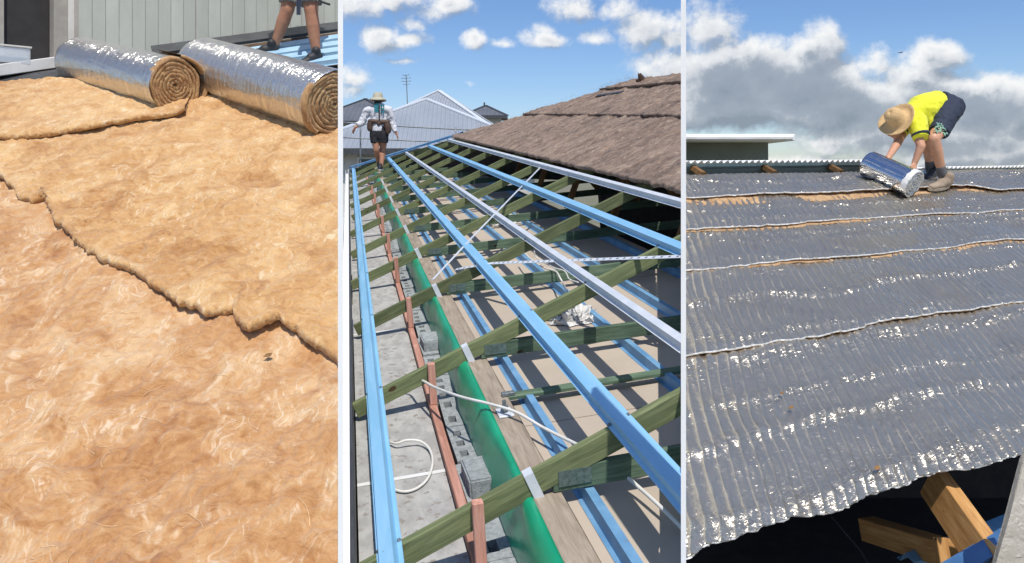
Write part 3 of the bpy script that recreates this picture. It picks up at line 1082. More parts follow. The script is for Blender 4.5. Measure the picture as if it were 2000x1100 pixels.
mesh_obj('sill', sv_, [(3, 2, 1, 0), (4, 5, 6, 7), (0, 1, 5, 4), (1, 2, 6, 5), (2, 3, 7, 6), (3, 0, 4, 7)], WHITE2, door, DM, bevel=.006)
g0, g1 = LF.hit(-80, 172, .02), LF.hit(132, 142, .02)
beam('flashing', g0, g1, .30, .02, LF.n, CHARCOAL, door)

# clear plastic tub on the sill
def mat_clear():
    m, k, b = new_mat('clear_plastic')
    b.inputs['Base Color'].default_value = (.75, .78, .80, 1)
    b.inputs['Roughness'].default_value = .2
    b.inputs['Alpha'].default_value = .42
    return m
CLEAR = mat_clear()
tp = DM @ Vector((dX(12), -.09, .02 + (rise - .10) * dX(12) / DL + .118))
tub = thing('plastic_tub', 'clear open plastic tub standing on the white door sill', 'tub', tp)
TM = Matrix.Translation(tp) @ DM.to_3x3().to_4x4()
tw, tdp, thh = .16, .085, .165
mb = MB()
for sx in (-1, 1):
    mb.box(sx * tw - .003, sx * tw + .003, -tdp, tdp, 0, thh)
mb.box(-tw + .003, tw - .003, -tdp - .003, -tdp + .003, 0, thh).box(-tw + .003, tw - .003, tdp - .003, tdp + .003, 0, thh).box(-tw + .003, tw - .003, -tdp + .003, tdp - .003, 0, .005)
mb.build('tub_body', CLEAR, tub, TM)
mb = MB()
mb.box(-tw - .012, tw + .012, -tdp - .014, -tdp - .004, thh - .014, thh).box(-tw - .012, tw + .012, tdp + .004, tdp + .014, thh - .014, thh)
mb.box(-tw - .012, -tw - .004, -tdp - .004, tdp + .004, thh - .014, thh).box(tw + .004, tw + .012, -tdp - .004, tdp + .004, thh - .014, thh)
mb.build('rim', CABLE, tub, TM)
box('contents', (-tw + .02, tw - .02, -tdp + .012, tdp - .012, .008, .06), BLUE2, tub, TM, bevel=.01)

# blue battens on the bare strip of roof where the man stands
ords = ['highest', 'second', 'third', 'lowest']
for i, (ya, yb) in enumerate(((108, 76), (119, 89), (131, 102), (145, 117))):
    pa, pb = LF.hit(470, ya, .045), LF.hit(690, yb - 2, .045)
    M = axes(pa, pb - pa, LF.n)
    o = extrude('roof_batten', hat_profile(.13, .02, .045), (pb - pa).length, BLUE3, None, M, clips=CLIP_LEFT_PLACE)
    tag(o, f'pale blue steel roof batten under the man in shorts, {ords[i]} of four', 'batten', 'pale blue battens on the steep roof')

# ================================================================== MIDDLE: open timber roof
ORD = ['nearest', 'second', 'third', 'fourth', 'fifth', 'sixth', 'seventh', 'eighth', 'ninth', 'tenth', 'eleventh', 'farthest']
PITCH_T = 1.545
HIP = lambda sr: 18.6 - 2.0 * sr
mc, mr = MC.pt, MR.pt
CLIPM = CLIP_MID_R


def strap(parent, k, t):
    a = .545
    mb = MB()
    M = axes(mr(a, t), MR.a, MR.n)
    mb.box(-.018, .018, -.024, .024, .001, .004).box(-.018, .018, -.0245, -.0215, -.19, .001).box(-.018, .018, .0215, .0245, -.19, .001)
    mb.build('tie_strap', GALV, parent, M)


for k in range(12):
    t = k * PITCH_T
    s_end = min(4.75, (18.6 - t) / 2.0 - .02)
    root = thing('roof_truss', f'olive green treated pine roof truss, {ORD[k]} from the front' if k < 11 else 'olive green treated pine roof truss, farthest one by the walking man',
                 'truss', mc(.55, t, .1), 'treated pine roof trusses')
    j = random.uniform(-.012, .012)
    beam('top_chord', mr(-.13 + random.uniform(-.02, .02), t + j), mr(s_end, t + j), .038, .086, MR.n, TREATED, root, bevel=.003, clips=CLIPM)
    e2 = s_end * math.cos(TH)
    if e2 > .9:
        beam('bottom_chord', mc(.60, t + j, .188), mc(e2, t + j, .188), .034, .086, MC.n, TREATED_LOW, root, bevel=.003, clips=CLIPM)
        for sa, sb in ((2.45, 2.78), (3.35, 2.82)):
            if max(sa, sb) < e2 - .2:
                beam('web', mc(sa, t + j, .19), mc(sb, t + j, sb * math.tan(TH) - .09), .030, .07, MC.a, WEBT, root, top=False, clips=CLIPM)
        if k < 6:
            M = axes(mc(.60, t + j, .10), MC.a, MC.n)
            mb = MB().box(.02, .145, -.0225, -.0195, .022, .080)
            for q in range(4):
                for z in range(3):
                    mb.box(.032 + q * .028, .038 + q * .028, -.024, -.0226, .022 + z * .02, .034 + z * .02)
            mb.build('nail_plate', GALV3, root, M, clips=CLIPM)
    if k < 9:
        strap(root, k, t + j)

# roof battens along the building
bat = [(0.0, -1.3, BLUE, 'light blue steel roof batten lying along the eave beside the gutter'),
       (.93, -1.3, BLUE, 'light blue steel roof batten, wide one crossing the middle of the open roof'),
       (1.35, -1.0, GALV, 'white galvanised roof batten between the two wide blue ones'),
       (1.84, -.5, BLUE, 'light blue steel roof batten just above the white one, running to the hip'),
       (2.22, .2, GALV, 'white galvanised roof batten right along the lower edge of the brown insulation')]
for a, t0, m_, lab in bat:
    M = axes(mr(a, t0, .0025), MR.b, MR.n)
    L = HIP(a) - t0
    root = thing('roof_batten', lab, 'batten', mr(a, t0), 'steel roof battens on the open roof')
    prof = hat_profile(.052 if m_ is BLUE else .036, .016, .036)
    extrude('batten_channel', prof, L, m_, root, M, clips=CLIPM, nx=1)
    mb = MB()
    for k in range(0, 9):
        tt = k * PITCH_T - t0
        if 0 < tt < L - .1:
            for sy in (-.040, .040):
                yy = sy if m_ is BLUE else sy * .8
                v_, f_ = lathe_v([(.0, .008), (.006, .007), (.007, .001), (.009, .0005), (.0, .0)], 8)
                mb.add([(p[0] + tt, p[1] + yy, p[2]) for p in v_], f_)
    mb.build('screw_heads', GALV2, root, M, clips=CLIPM)['kind'] = 'stuff'
h0, h1 = mr(-.05, 18.68, .045), mr(2.5, HIP(2.5) + .05, .045)
o = extrude('hip_batten', hat_profile(.08, .03, .04), (h1 - h0).length, BLUE2, None, axes(h0, h1 - h0, MR.n), clips=CLIPM)
tag(o, 'dull blue steel batten rising along the hip behind the walking man', 'batten')
o = beam('hip_rafter', mr(-.08, 18.62), mr(4.8, HIP(4.8)), .045, .14, MR.n, TREATED, None, clips=CLIPM)
tag(o, 'treated pine hip rafter at the far end of the open roof', 'rafter')

# bracing straps lying over the rafters
def flat_strap(name, ends, lab, wid=.03, holes=False):
    root = thing(name, lab, 'brace strap', ends[0])
    for a, b in zip(ends[:-1], ends[1:]):
        beam('strap_length', a, b, wid, .0025, MR.n, GALV, root, clips=CLIPM)
        if holes:
            L = (b - a).length
            M = axes(a, b - a, MR.n)
            mb = MB()
            for q in range(int(L / .06)):
                mb.box(.03 + q * .06, .045 + q * .06, -.008, .008, .0006, .0012)
            mb.build('punched_holes', GALV2, root, M, clips=CLIPM)['kind'] = 'stuff'
    return root
flat_strap('brace_strap', [MR.hit(845, 546, .006) + MR.n * -.0, MR.hit(930, 455, .05), MR.hit(1060, 322, .006)], 'slim galvanised brace strap slanting across the rafters towards the white batten', .028)
flat_strap('brace_strap', [MR.hit(890, 526, .006), MR.hit(960, 514, .006), MR.hit(1345, 500, .006)], 'perforated galvanised brace strap running level across the rafters', .034, True)

# ceiling: boards, battens, wall plate, trimmers
ceil_root = thing('plasterboard_ceiling', 'tan backs of plasterboard sheets forming the ceiling under the trusses', 'ceiling', mc(.64, 0, .03))
tt, i = -1.4, 0
while tt < 15.0:
    ln = 1.2 if i else 2.1
    e2 = min(2.62, max(.9, (18.3 - tt - ln) / 2.0))  # ceiling stops short so the roof space beyond stays dark
    M = axes(mc(.655, tt, .03), MC.a, MC.n)
    box('board', (0, e2 - .655, 0, ln - .006, 0, .013 + .001 * (i % 2)), BOARD, ceil_root, M, clips=CLIPM)
    tt += ln
    i += 1
cb_lab = ['nearest the wall plate', 'second from the wall plate', 'third from the wall plate', 'deepest in the dark roof space']
for i, s in enumerate((.735, 1.46, 1.95, 2.45)):
    M = axes(mc(s, -1.3, .046), MC.b, MC.n)
    o = extrude('ceiling_batten', hat_profile(.034, .018, .05), min(15.0, 16.5 - 2 * s) + 1.3, BLUE2, None, M, clips=CLIPM)
    tag(o, f'dull blue steel ceiling batten, {cb_lab[i]}', 'batten', 'blue ceiling battens under the trusses')
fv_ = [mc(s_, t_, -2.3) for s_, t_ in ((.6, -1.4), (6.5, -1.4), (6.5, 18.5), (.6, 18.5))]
struct(mesh_obj('floor', fv_, [(0, 1, 2, 3)], VOID, None, clips=CLIPM))  # dark floor added beyond the ceiling edge so the space stays black
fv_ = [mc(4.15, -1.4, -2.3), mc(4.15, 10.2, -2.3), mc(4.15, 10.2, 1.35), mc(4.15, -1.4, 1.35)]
struct(mesh_obj('dark_screen', fv_, [(0, 1, 2, 3)], VOID, None, clips=CLIPM))  # unseen dark screen added to keep the roof space black
pr = thing('wall_plate', 'weathered brown timber wall plate under the truss heels', 'timber', mc(.58, -1.3, .05))
for a, b in ((-1.4, 3.02), (3.025, 9.0), (9.005, 17.2)):
    beam('plank', mc(.574, a, .099), mc(.574, b, .099), .112, .045, MC.n, PLATE, pr, bevel=.003)
for i, (y0, y1, lab) in enumerate((((985, 772), (1345, 716), 'grey green trimmer lying on the plasterboard between the first two trusses'),)):
    a0, a1 = MC.hit(*y0, .10), MC.hit(*y1, .10)
    o = beam('trimmer', a0, a1, .06, .02, MC.n, TREATED_LOW, None, clips=CLIPM, bevel=.003)
    tag(o, lab, 'timber')
# anchor plate and bolt on the wall plate
ap = MC.hit(986, 806, .105)
M = Matrix.Translation(ap) @ MC.M.to_3x3().to_4x4()
anc = thing('anchor_plate', 'square galvanised washer plate with a bolt on the wall plate', 'anchor', M=M)
box('washer', (-.035, .035, -.05, .05, -.004, .004), GALV, anc, M, bevel=.001)
mesh_obj('bolt', *lathe_v([(0, .06), (.009, .058), (.009, .03), (.018, .03), (.018, .012), (.009, .012), (.009, .0), (0, 0)], 10), GALV2, anc, M)
ap = MC.hit(992, 772, .105)
M = Matrix.Translation(ap) @ MC.M.to_3x3().to_4x4()
o = box('bracket', (-.03, .035, -.008, .02, -.004, .014), GALV2, None, M, bevel=.002)
tag(o, 'small galvanised angle bracket beside the bolted washer plate', 'bracket')

# green membrane hanging from the wall plate
prof = [(.52, .104), (.50, .103), (.478, .085), (.466, .04), (.458, -.03), (.453, -.10), (.455, -.20), (.460, -.30)]
tsN = 260
Vg = []
for i in range(tsN):
    t = -1.4 + 17.6 * i / (tsN - 1)
    for j, (s, w) in enumerate(prof):
        u = j / (len(prof) - 1)
        d = fbm(np.array([t * 2.2 + u * 1.5]), np.array([u * 2.1 + 4]), 3)[0] * .035 * math.sin(math.pi * min(1, u * 1.2)) if j > 1 else 0
        Vg.append((s + d - (.012 if t < 1.4 and j > 3 else 0), t, w + d * .3))
Vg = np.array(Vg)
idx = np.arange(tsN * len(prof)).reshape(tsN, len(prof))
Fg = np.stack([idx[:-1, :-1], idx[1:, :-1], idx[1:, 1:], idx[:-1, 1:]], -1).reshape(-1, 4)
o = open_mesh('plastic_membrane', Vg, Fg, [GREEN], None, MC.M)
o.modifiers.new('thick', 'SOLIDIFY').thickness = .003
tag(o, 'long glossy green plastic membrane draped along the block wall', 'membrane')


# hollow concrete blocks of the wall top
def block_mesh(w, l, h, xs, ys, holes):
    bm = bmesh.new()
    grid = {}
    def vt(i, j, z):
        key = (i, j, z)
        if key not in grid:
            grid[key] = bm.verts.new((xs[i], ys[j], h if z == 1 else (h - .14 if z == 2 else 0)))
        return grid[key]
    nx, ny = len(xs) - 1, len(ys) - 1
    for i in range(nx):
        for j in range(ny):
            if (i, j) in holes:
                q = [(i, j), (i + 1, j), (i + 1, j + 1), (i, j + 1)]
                for a, b in zip(q, q[1:] + q[:1]):
                    bm.faces.new((vt(*a, 1), vt(*a, 2), vt(*b, 2), vt(*b, 1)))
                bm.faces.new([vt(*a, 2) for a in q])
            else:
                bm.faces.new((vt(i, j, 1), vt(i + 1, j, 1), vt(i + 1, j + 1, 1), vt(i, j + 1, 1)))
    for i in range(nx):
        bm.faces.new((vt(i, 0, 0), vt(i + 1, 0, 0), vt(i + 1, 0, 1), vt(i, 0, 1)))
        bm.faces.new((vt(i, ny, 0), vt(i, ny, 1), vt(i + 1, ny, 1), vt(i + 1, ny, 0)))
    for j in range(ny):
        bm.faces.new((vt(0, j, 0), vt(0, j, 1), vt(0, j + 1, 1), vt(0, j + 1, 0)))
        bm.faces.new((vt(nx, j, 0), vt(nx, j + 1, 0), vt(nx, j + 1, 1), vt(nx, j, 1)))
    bmesh.ops.recalc_face_normals(bm, faces=bm.faces[:])
    me = bpy.data.meshes.new('concrete_block')
    bm.to_mesh(me)
    bm.free()
    me.materials.append(BLOCK)
    return me


hx = [0, .022, .062, .085, .125, .165, .19]
blk_a = block_mesh(.19, .385, .19, hx, [0, .04, .10, .155, .215, .27, .33, .385], {(1, 1), (1, 3), (1, 5), (4, 1), (4, 3), (4, 5)})
blk_b = block_mesh(.19, .385, .19, hx, [0, .05, .13, .255, .335, .385], {(1, 1), (1, 3), (4, 1), (4, 3)})
v_, f_ = box_v(0, .17, 0, .22, 0, .29)
blk_c = bpy.data.meshes.new('solid_block')
blk_c.from_pydata(v_, [], f_)
bm = bmesh.new()
bm.from_mesh(blk_c)
bmesh.ops.bevel(bm, geom=bm.edges[:], offset=.008, segments=2, affect='EDGES')
bm.to_mesh(blk_c)
bm.free()
blk_c.materials.append(BLOCK)
bw = thing('block_wall', 'row of grey hollow concrete blocks between the pink batten and green membrane', 'wall', mc(.45, 0, -.4))
t, i = -1.2, 0
raised = {.80: 0}
while t < 15.5:
    near_pole = (.12 < t < .50) or (2.35 < t < 2.75) or (3.25 < t < 3.62) or (5.2 < t < 5.6)
    if near_pole:
        M = Matrix.Translation(mc(.352 + random.uniform(-.006, .006), t + .05, -.335)) @ MC.M.to_3x3().to_4x4() @ Matrix.Rotation(random.uniform(-.06, .06), 4, 'Z')
        put(bpy.data.objects.new('upright_block', blk_c), bw, M)
    M = Matrix.Translation(mc(.340 + random.uniform(-.008, .006), t, -.310 + random.uniform(-.008, .006))) @ MC.M.to_3x3().to_4x4() @ Matrix.Rotation(random.uniform(-.02, .02), 4, 'Z')
    put(bpy.data.objects.new('hollow_block', blk_a if i % 3 else blk_b), bw, M)
    if not near_pole or True:
        t += .40
    i += 1
# lower courses
t = -1.2
while t < 15.5:
    M = Matrix.Translation(mc(.372, t + .2, -.51)) @ MC.M.to_3x3().to_4x4()
    put(bpy.data.objects.new('hollow_block', blk_b), bw, M)
    t += .40

# soffit sheets, pink batten and stubs
so = thing('soffit_lining', 'mottled grey fibre cement sheets lining the eave beside the pink batten', 'soffit', mc(.1, 0, -.15))
t, i = -1.6, 0
while t < 17.5:
    ln = 2.4
    box('soffit_sheet', (-.115, .286, t, t + ln - .012, -.156, -.150 + .0005 * (i % 2)), FCEM, so, MC.M)
    box('joint_strip', (-.115, .286, t + ln - .012 - .008, t + ln + .008, -.1485, -.146), WHITE2, so, MC.M)
    t += ln
    i += 1
pk_ = thing('timber_rail', 'long pink primed timber rail fixed along the soffit edge', 'timber', mc(.32, 0, -.15))
for a, b in ((-1.5, 2.6), (2.605, 8.0), (8.005, 17.0)):
    beam('rail_length', mc(.308, a, -.100), mc(.308, b, -.100), .040, .048, MC.n, PINK, pk_, bevel=.003)
stl = ['nearest', 'second', 'third', 'fourth', 'fifth', 'sixth', 'seventh', 'eighth', 'ninth']
for k in range(9):
    t = k * PITCH_T - .055
    lean = random.uniform(-.02, .02)
    hg = .235 if k < 6 else .2
    M = axes(mc(.312, t, -.099), MC.n + MC.a * lean + MC.b * random.uniform(-.03, .03), -MC.b)
    o = box('timber_stub', (0, hg + random.uniform(-.01, .015), -.020, .020, -.018, .018), PINK, None, M, bevel=.003)
    tag(o, f'upright pink timber stub on the soffit rail, {stl[k]} from the front', 'timber stub', 'pink timber stubs')

# gutter and fascia
gut = thing('gutter', 'white metal gutter running along the eave by the added divider', 'gutter', mc(-.16, 0, -.1))
g = [(-.034, -.11), (.034, -.11), (.034, .01), (.030, .01), (.030, -.104), (-.030, -.104), (-.030, .012), (-.040, .012), (-.040, .004), (-.034, .004)]
ts_ = [-.30, 1.1, 3.9, 6.7, 9.5, 12.3, 15.1, 18.7]
for a, b in zip(ts_[:-1], ts_[1:]):
    extrude('gutter_length', g, b - a - .006, WHITE, gut, axes(mc(-.176, a, -.02), MC.b, MC.n), clips=[side(WALL_L + .0026, -1)])
beam('fascia', mc(-.128, -.30, -.02), mc(-.128, 18.7, -.02), .012, .13, MC.n, CHARCOAL, gut)
# house wall under the eave (keeps the roof standing)
v_ = [mc(s, t, w) for w in (-.55, -4.6) for s, t in ((.374, -1.4), (.56, -1.4), (.56, 17.5), (.374, 17.5))]
hw = mesh_obj('house_wall', v_, [(0, 3, 2, 1), (4, 5, 6, 7), (0, 1, 5, 4), (1, 2, 6, 5), (2, 3, 7, 6), (3, 0, 4, 7)], BLOCK)
tag(hw, 'grey block house wall below the hollow blocks', 'wall')

# white cables
def on_c(pts):
    return [MC.hit(x, y, w) for x, y, w in pts]
o = tube('electric_cable', on_c([(752, 790, -.145), (775, 770, -.14), (800, 752, -.08), (815, 744, .0), (826, 744, .03), (850, 757, .06), (900, 775, .12), (960, 790, .14), (1010, 806, .14), (1060, 835, .13),
                           (1110, 860, .14), (1150, 880, .15), (1190, 902, .13), (1240, 945, .10), (1290, 990, .09), (1345, 1045, .075)]), .0072, CABLE, clips=CLIPM)
tag(o, 'white electric cable looping from the soffit over the green membrane to the ceiling', 'cable')
o = tube('cable_loop', on_c([(762, 864, -.13), (775, 866, -.12), (795, 860, -.11), (820, 862, -.12), (838, 876, -.13), (845, 900, -.135), (838, 930, -.138), (820, 950, -.138), (795, 960, -.138), (770, 956, -.138), (752, 942, -.138)]), .0062, CABLE)
tag(o, 'white cable coiled in an open ring on the soffit lining', 'cable')
o = tube('electric_cable', on_c([(1018, 480, .25), (1030, 500, .22), (1060, 522, .2), (1085, 530, .2), (1095, 545, .2), (1108, 568, .1)]), .0065, CABLE, clips=CLIPM)
tag(o, 'short white cable hanging between the rafters under the white batten', 'cable')
o = tube('electric_cable', on_c([(1043, 490, .28), (1050, 505, .22), (1080, 522, .21), (1103, 530, .21), (1112, 545, .2), (1130, 552, .2)]), .005, CABLE, clips=CLIPM)
tag(o, 'thin white cable beside the perforated strap dropping behind the truss', 'cable')


def crumple(name, c, fr, rx, ry, h, mat, lab, cat, seed=1):
    n, mrows = 26, 14
    V, Fc = [], []
    for j in range(mrows):
        u = j / (mrows - 1)
        for i in range(n):
            a = 2 * math.pi * i / n
            nz = fbm(np.array([math.cos(a) * 2.2 + u * 3 + seed]), np.array([math.sin(a) * 2.2 + u * 2]), 4, .65)[0]
            r = (1 - u) * (1 + .55 * nz)
            V.append((rx * r * math.cos(a), ry * r * math.sin(a), h * max(0, (u ** .6) + .9 * nz * (u > .02))))
    for j in range(mrows - 1):
        for i in range(n):
            a, b = j * n + i, j * n + (i + 1) % n
            Fc.append((a, b, b + n, a + n))
    M = Matrix.Translation(c) @ fr.M.to_3x3().to_4x4()
    return tag(mesh_obj(name, V, Fc, mat, None, M), lab, cat)


BAG = mat_plain('printed_plastic_bag', (.68, .66, .62), (.12, .12, .12), .5, scale=22, lo=.54, hi=.58, dist=1.0)
crumple('plastic_bag', MC.hit(1118, 622, .05), MC, .17, .16, .07, BAG, 'crumpled grey and white plastic bag on the plasterboard ceiling', 'bag', 3)
crumple('plastic_bag', MC.hit(985, 372 + 60, .05), MC, .30, .30, .07, BAG, 'farther crumpled plastic wrapping among the trusses near the block wall', 'bag', 9)

# brown insulation blankets on the upper part of the roof
def blank_mid(name, s0, s1, base, base_hi, lab, seed):
    lo = [(s0, 1.6), (s0, HIP(s0) - .05)]
    hi = [(s1, 1.6), (s1, HIP(s1) - .05)]
    V, Fc, nl, ni = sheet_grid(lo, hi, 420, 70, .04, base, lump(.016, .010, seed), ragged=.014, base_hi=base_hi)
    o = open_mesh(name, V, Fc, [WOOL_G], None, MR.M, clips=CLIPM)
    tag(o, lab, 'insulation', 'grey brown insulation blankets on the open roof')
    fibres('loose_fibres', MR, [(s0 - .015, 2.4), (s0 - .015, HIP(s0))], 700, o, WOOL_G, .05, base, base + .05, int(seed * 3), lim=WALL_R)
    fibres('hip_fibres', MR, [(s0, HIP(s0) - .05), (s1, HIP(s1) - .05)], 260, o, WOOL_G, .07, base, base + .08, int(seed * 5), lim=WALL_R)
    return o
blank_mid('insulation_blanket', 2.31, 3.56, .030, .012, 'grey brown insulation blanket, lowest and broadest strip beside the white batten', 2.2)
blank_mid('insulation_blanket', 3.47, 4.52, .045, .02, 'grey brown insulation blanket, second strip up with a dark lap line under it', 4.6)
blank_mid('insulation_blanket', 4.44, 4.80, .065, .04, 'grey brown insulation blanket, narrow top strip along the ridge', 7.1)
# turned over the ridge and the hip on the hidden sides so that the roof closes
ev = [MR.pt(4.80, 1.6, .06), MR.pt(4.80, HIP(4.84), .06), MR.pt(6.6, HIP(4.84) + 1.0, .15) + Vector((0, 0, -1.7)), MR.pt(6.6, 1.6, .15) + Vector((0, 0, -1.7))]
o = mesh_obj('roof_sarking', ev, [(0, 1, 2, 3)], VOID, None, clips=CLIPM)
o.modifiers.new('thick', 'SOLIDIFY').thickness = .02
tag(o, 'dark sarking on the far slope behind the insulated ridge', 'sarking')
for (x, y, lab) in ((1252, 157, 'torn dark scrap sticking up at the top of the insulated ridge'),):
    sr, st_ = MR.ab(x, y, .1)
    crumple('torn_scrap', MR.pt(sr, st_, .08), MR, .06, .06, .10, BROWNL, lab, 'scrap', 5)
for (x0, y0, x1, y1, lab) in ((1166, 186, 1215, 179, 'dark sarking strip showing at the hip beside the second insulation strip'),):
    a0, a1 = MR.hit(x0, y0, .08), MR.hit(x1, y1, .09)
    tag(beam('sarking_strip', a0, a1, .07, .012, MR.n, CHARCOAL, None), lab, 'sarking')


cv = [mr(-.1, 18.75, -.10), mr(4.78, HIP(4.78) + .12, -.10), mc(4.5, 9.3, .02), mc(-.1, 18.75, -.08)]  # dark sheet added under the hip so no light shows through
o = mesh_obj('hip_dark_sheet', cv, [(0, 1, 2, 3)], VOID, None, clips=CLIPM)
o.modifiers.new('thick', 'SOLIDIFY').thickness = .01
tag(o, 'dark sheet added at the far hip end to keep the space behind the trusses black', 'sarking')


# ------------------------------------------------------------- neighbours' houses and guard rail
def hip_house(label, cx, cy, hx_, hy_, eave, apex, wall_h, roofm, ridge=0.0, wins=(), rot=0.0, wallm=None, overhang=.5):
    M = Matrix.Translation((cx, cy, eave)) @ Matrix.Rotation(rot, 4, 'Z')
    root = thing('house', label, 'house', M=Matrix.Translation((cx, cy, 0)))
    h = apex - eave
    # roof as four slopes, each with ribs across its own local X
    cs = [(-hx_, -hy_), (hx_, -hy_), (hx_, hy_), (-hx_, hy_)]
    A, B = Vector((-ridge, 0, h)), Vector((ridge, 0, h))
    faces = [([(cs[0][0], cs[0][1]), (cs[1][0], cs[1][1])], [B, A]), ([(cs[1][0], cs[1][1]), (cs[2][0], cs[2][1])], [B]),
             ([(cs[2][0], cs[2][1]), (cs[3][0], cs[3][1])], [A, B]), ([(cs[3][0], cs[3][1]), (cs[0][0], cs[0][1])], [A])]
    for eb, tops in faces:
        p0, p1 = Vector((*eb[0], 0)), Vector((*eb[1], 0))
        xa = (p1 - p0).normalized()
        nrm = xa.cross(Vector(tops[0]) - p0).normalized()
        Ml = axes(p0, xa, nrm)
        pts = [p0, p1] + [Vector(t_) for t_ in tops]
        inv = Ml.inverted()
        loc = [inv @ p_ for p_ in pts]
        n = len(loc)
        vv = loc + [p_ + Vector((0, 0, -.08)) for p_ in loc]
        ff = [tuple(range(n)), tuple(range(2 * n - 1, n - 1, -1))] + [(i, i + n, (i + 1) % n + n, (i + 1) % n) for i in range(n)]
        mesh_obj('roof_slope', vv, ff, roofm, root, M @ Ml)
    # ridge and hip caps
    caps = [(cs[0], A), (cs[1], B), (cs[2], B), (cs[3], A)]
    for c_, t_ in caps:
        beam('hip_cap', M @ Vector((*c_, .02)), M @ (t_ + Vector((0, 0, .03))), .28, .05, Vector((0, 0, 1)), GALV if roofm is ROOFM else CHARCOAL, root)
    if ridge:
        beam('ridge_cap', M @ (A + Vector((0, 0, .04))), M @ (B + Vector((0, 0, .04))), .3, .05, Vector((0, 0, 1)), GALV if roofm is ROOFM else CHARCOAL, root)
    box('fascia', (-hx_ - .02, hx_ + .02, -hy_ - .06, -hy_ - .001, -.22, .0), CHARCOAL, root, M)
    o_ = overhang
    box('wall', (-hx_ + o_, hx_ - o_, -hy_ + o_, hy_ - o_, -wall_h, -.05), wallm or CREAM, root, M)
    for (x0, x1, z0, z1) in wins:
        w_ = box('window', (x0, x1, -hy_ + o_ - .06, -hy_ + o_ - .003, z0, z1), WHITE2, root, M)
        box('pane', (x0 + .08, x1 - .08, -hy_ + o_ - .075, -hy_ + o_ - .062, z0 + .08, z1 - .08), GLASS, w_, M)
    return root


Yh = 27.0
hb = px(800, 290, Yh)
hip_house('large pale grey ribbed roof house directly behind the walking man', hb.x, Yh + 5.2, 4.6, 5.2, hb.z, px(806, 193, Yh + 5.2).z, 4.5, ROOFM, 0.0,
          ((-3.6, -2.75, -1.0, -.25), (-2.25, -1.4, -1.0, -.3), (1.2, 2.4, -1.2, -.3)), rot=R_(4))
hc = px(840, 255, 40)
hip_house('taller pale grey roof house rising behind the ribbed roof', hc.x, 44.5, 4.4, 4.5, hc.z - .3, px(838, 176, 44.5).z, 6, ROOFM, 0.0, rot=R_(-6))
hd = px(690, 235, 48)
hip_house('dark roofed house at the left edge behind the man', hd.x, 52, 3.2, 3.5, hd.z, px(690, 193, 52).z, 6, ROOFD, 0.0)
he = px(946, 224, 55)
hip_house('small dark roofed house peeping over the insulated hip', he.x, 58, 1.65, 2.4, he.z, px(946, 206, 58).z, 7, ROOFD, 0.0)
tube_p = px(946, 206, 58)
o = beam('roof_finial', tube_p + Vector((0, 0, -.1)), tube_p + Vector((0, 0, .22)), .12, .12, Vector((0, 1, 0)), CHARCOAL, None, top=False)
tag(o, 'short dark vent pipe on top of the small far roof', 'vent')
# antenna
ab = px(796, 197, 36)
an = thing('television_antenna', 'thin television antenna mast on the pale grey roof', 'antenna', ab)
tp_ = px(793, 146, 36)
tube('mast', [ab + Vector((0, 0, -.4)), (ab + tp_) / 2, tp_], .022, GALV2, an, seg=6)
for f_, w_ in ((.98, .16), (.86, .22), (.74, .22), (.62, .16)):
    c_ = ab + (tp_ - ab) * f_
    tube('antenna_bar', [c_ + Vector((-w_, -.02, .0)), c_ + Vector((0, -.03, 0)), c_ + Vector((w_, -.02, .02))], .014, GALV2, an, seg=5, n=2)
# edge protection rail behind the roof end
gr = thing('guard_rail', 'dark steel guard rail crossing behind the walking man', 'railing', px(704, 325, 23.5))
for (y0, y1) in ((238, 256), (268, 280)):
    tube('rail', [px(655, y0, 23.0), px(800, (y0 + y1) / 2 + 1, 23.6), px(960, y1, 24.2)], .022, GALV2, gr, seg=6, n=3)
for xx in (704, 890):
    tube('post', [px(xx, 236 + (xx - 704) * .07, 23.55), px(xx, 290, 23.55), px(xx, 345, 23.55)], .024, GALV2, gr, seg=6, n=2)
# lower eave roof of the neighbour seen past the gutter
o = box('paved_strip', (-9.5, -2.4, 9, 26, 0, .03), SLAB)
struct(o)

# ================================================================== RIGHT: silver foil roof
RIB = .61
def foil_disp(seed, creases=(), ribamp=.010):
    def f(a, b):
        ph = (a - RIB * b) / .070 + fbm(a * 1.3 + seed, b * 1.3, 2) * 1.6
        rib = (1 - np.abs(2 * (ph - np.floor(ph)) - 1)) ** 2
        amp = .35 + .9 * np.clip(fbm(a * 1.9 + seed, b * 2.6 + 1, 3) + .5, 0, 1)
        h = rib * ribamp * amp + fbm(a * 22 + seed, b * 22, 4, .6) * .0035 + fbm(a * 2.2 + seed, b * 2.2, 2) * .012
        for (bc, wd_, am) in creases:
            bb = bc + fbm(a * 1.4 + seed, a * .3 + bc, 3) * .10
            h = h + am * np.exp(-((b - bb) / wd_) ** 2) * (1 + 1.2 * fbm(a * 30, b * 20, 3)) + am * .5 * fbm(a * 45, b * 45, 3) * np.exp(-((b - bb) / (wd_ * 2.5)) ** 2)
        return h
    return f


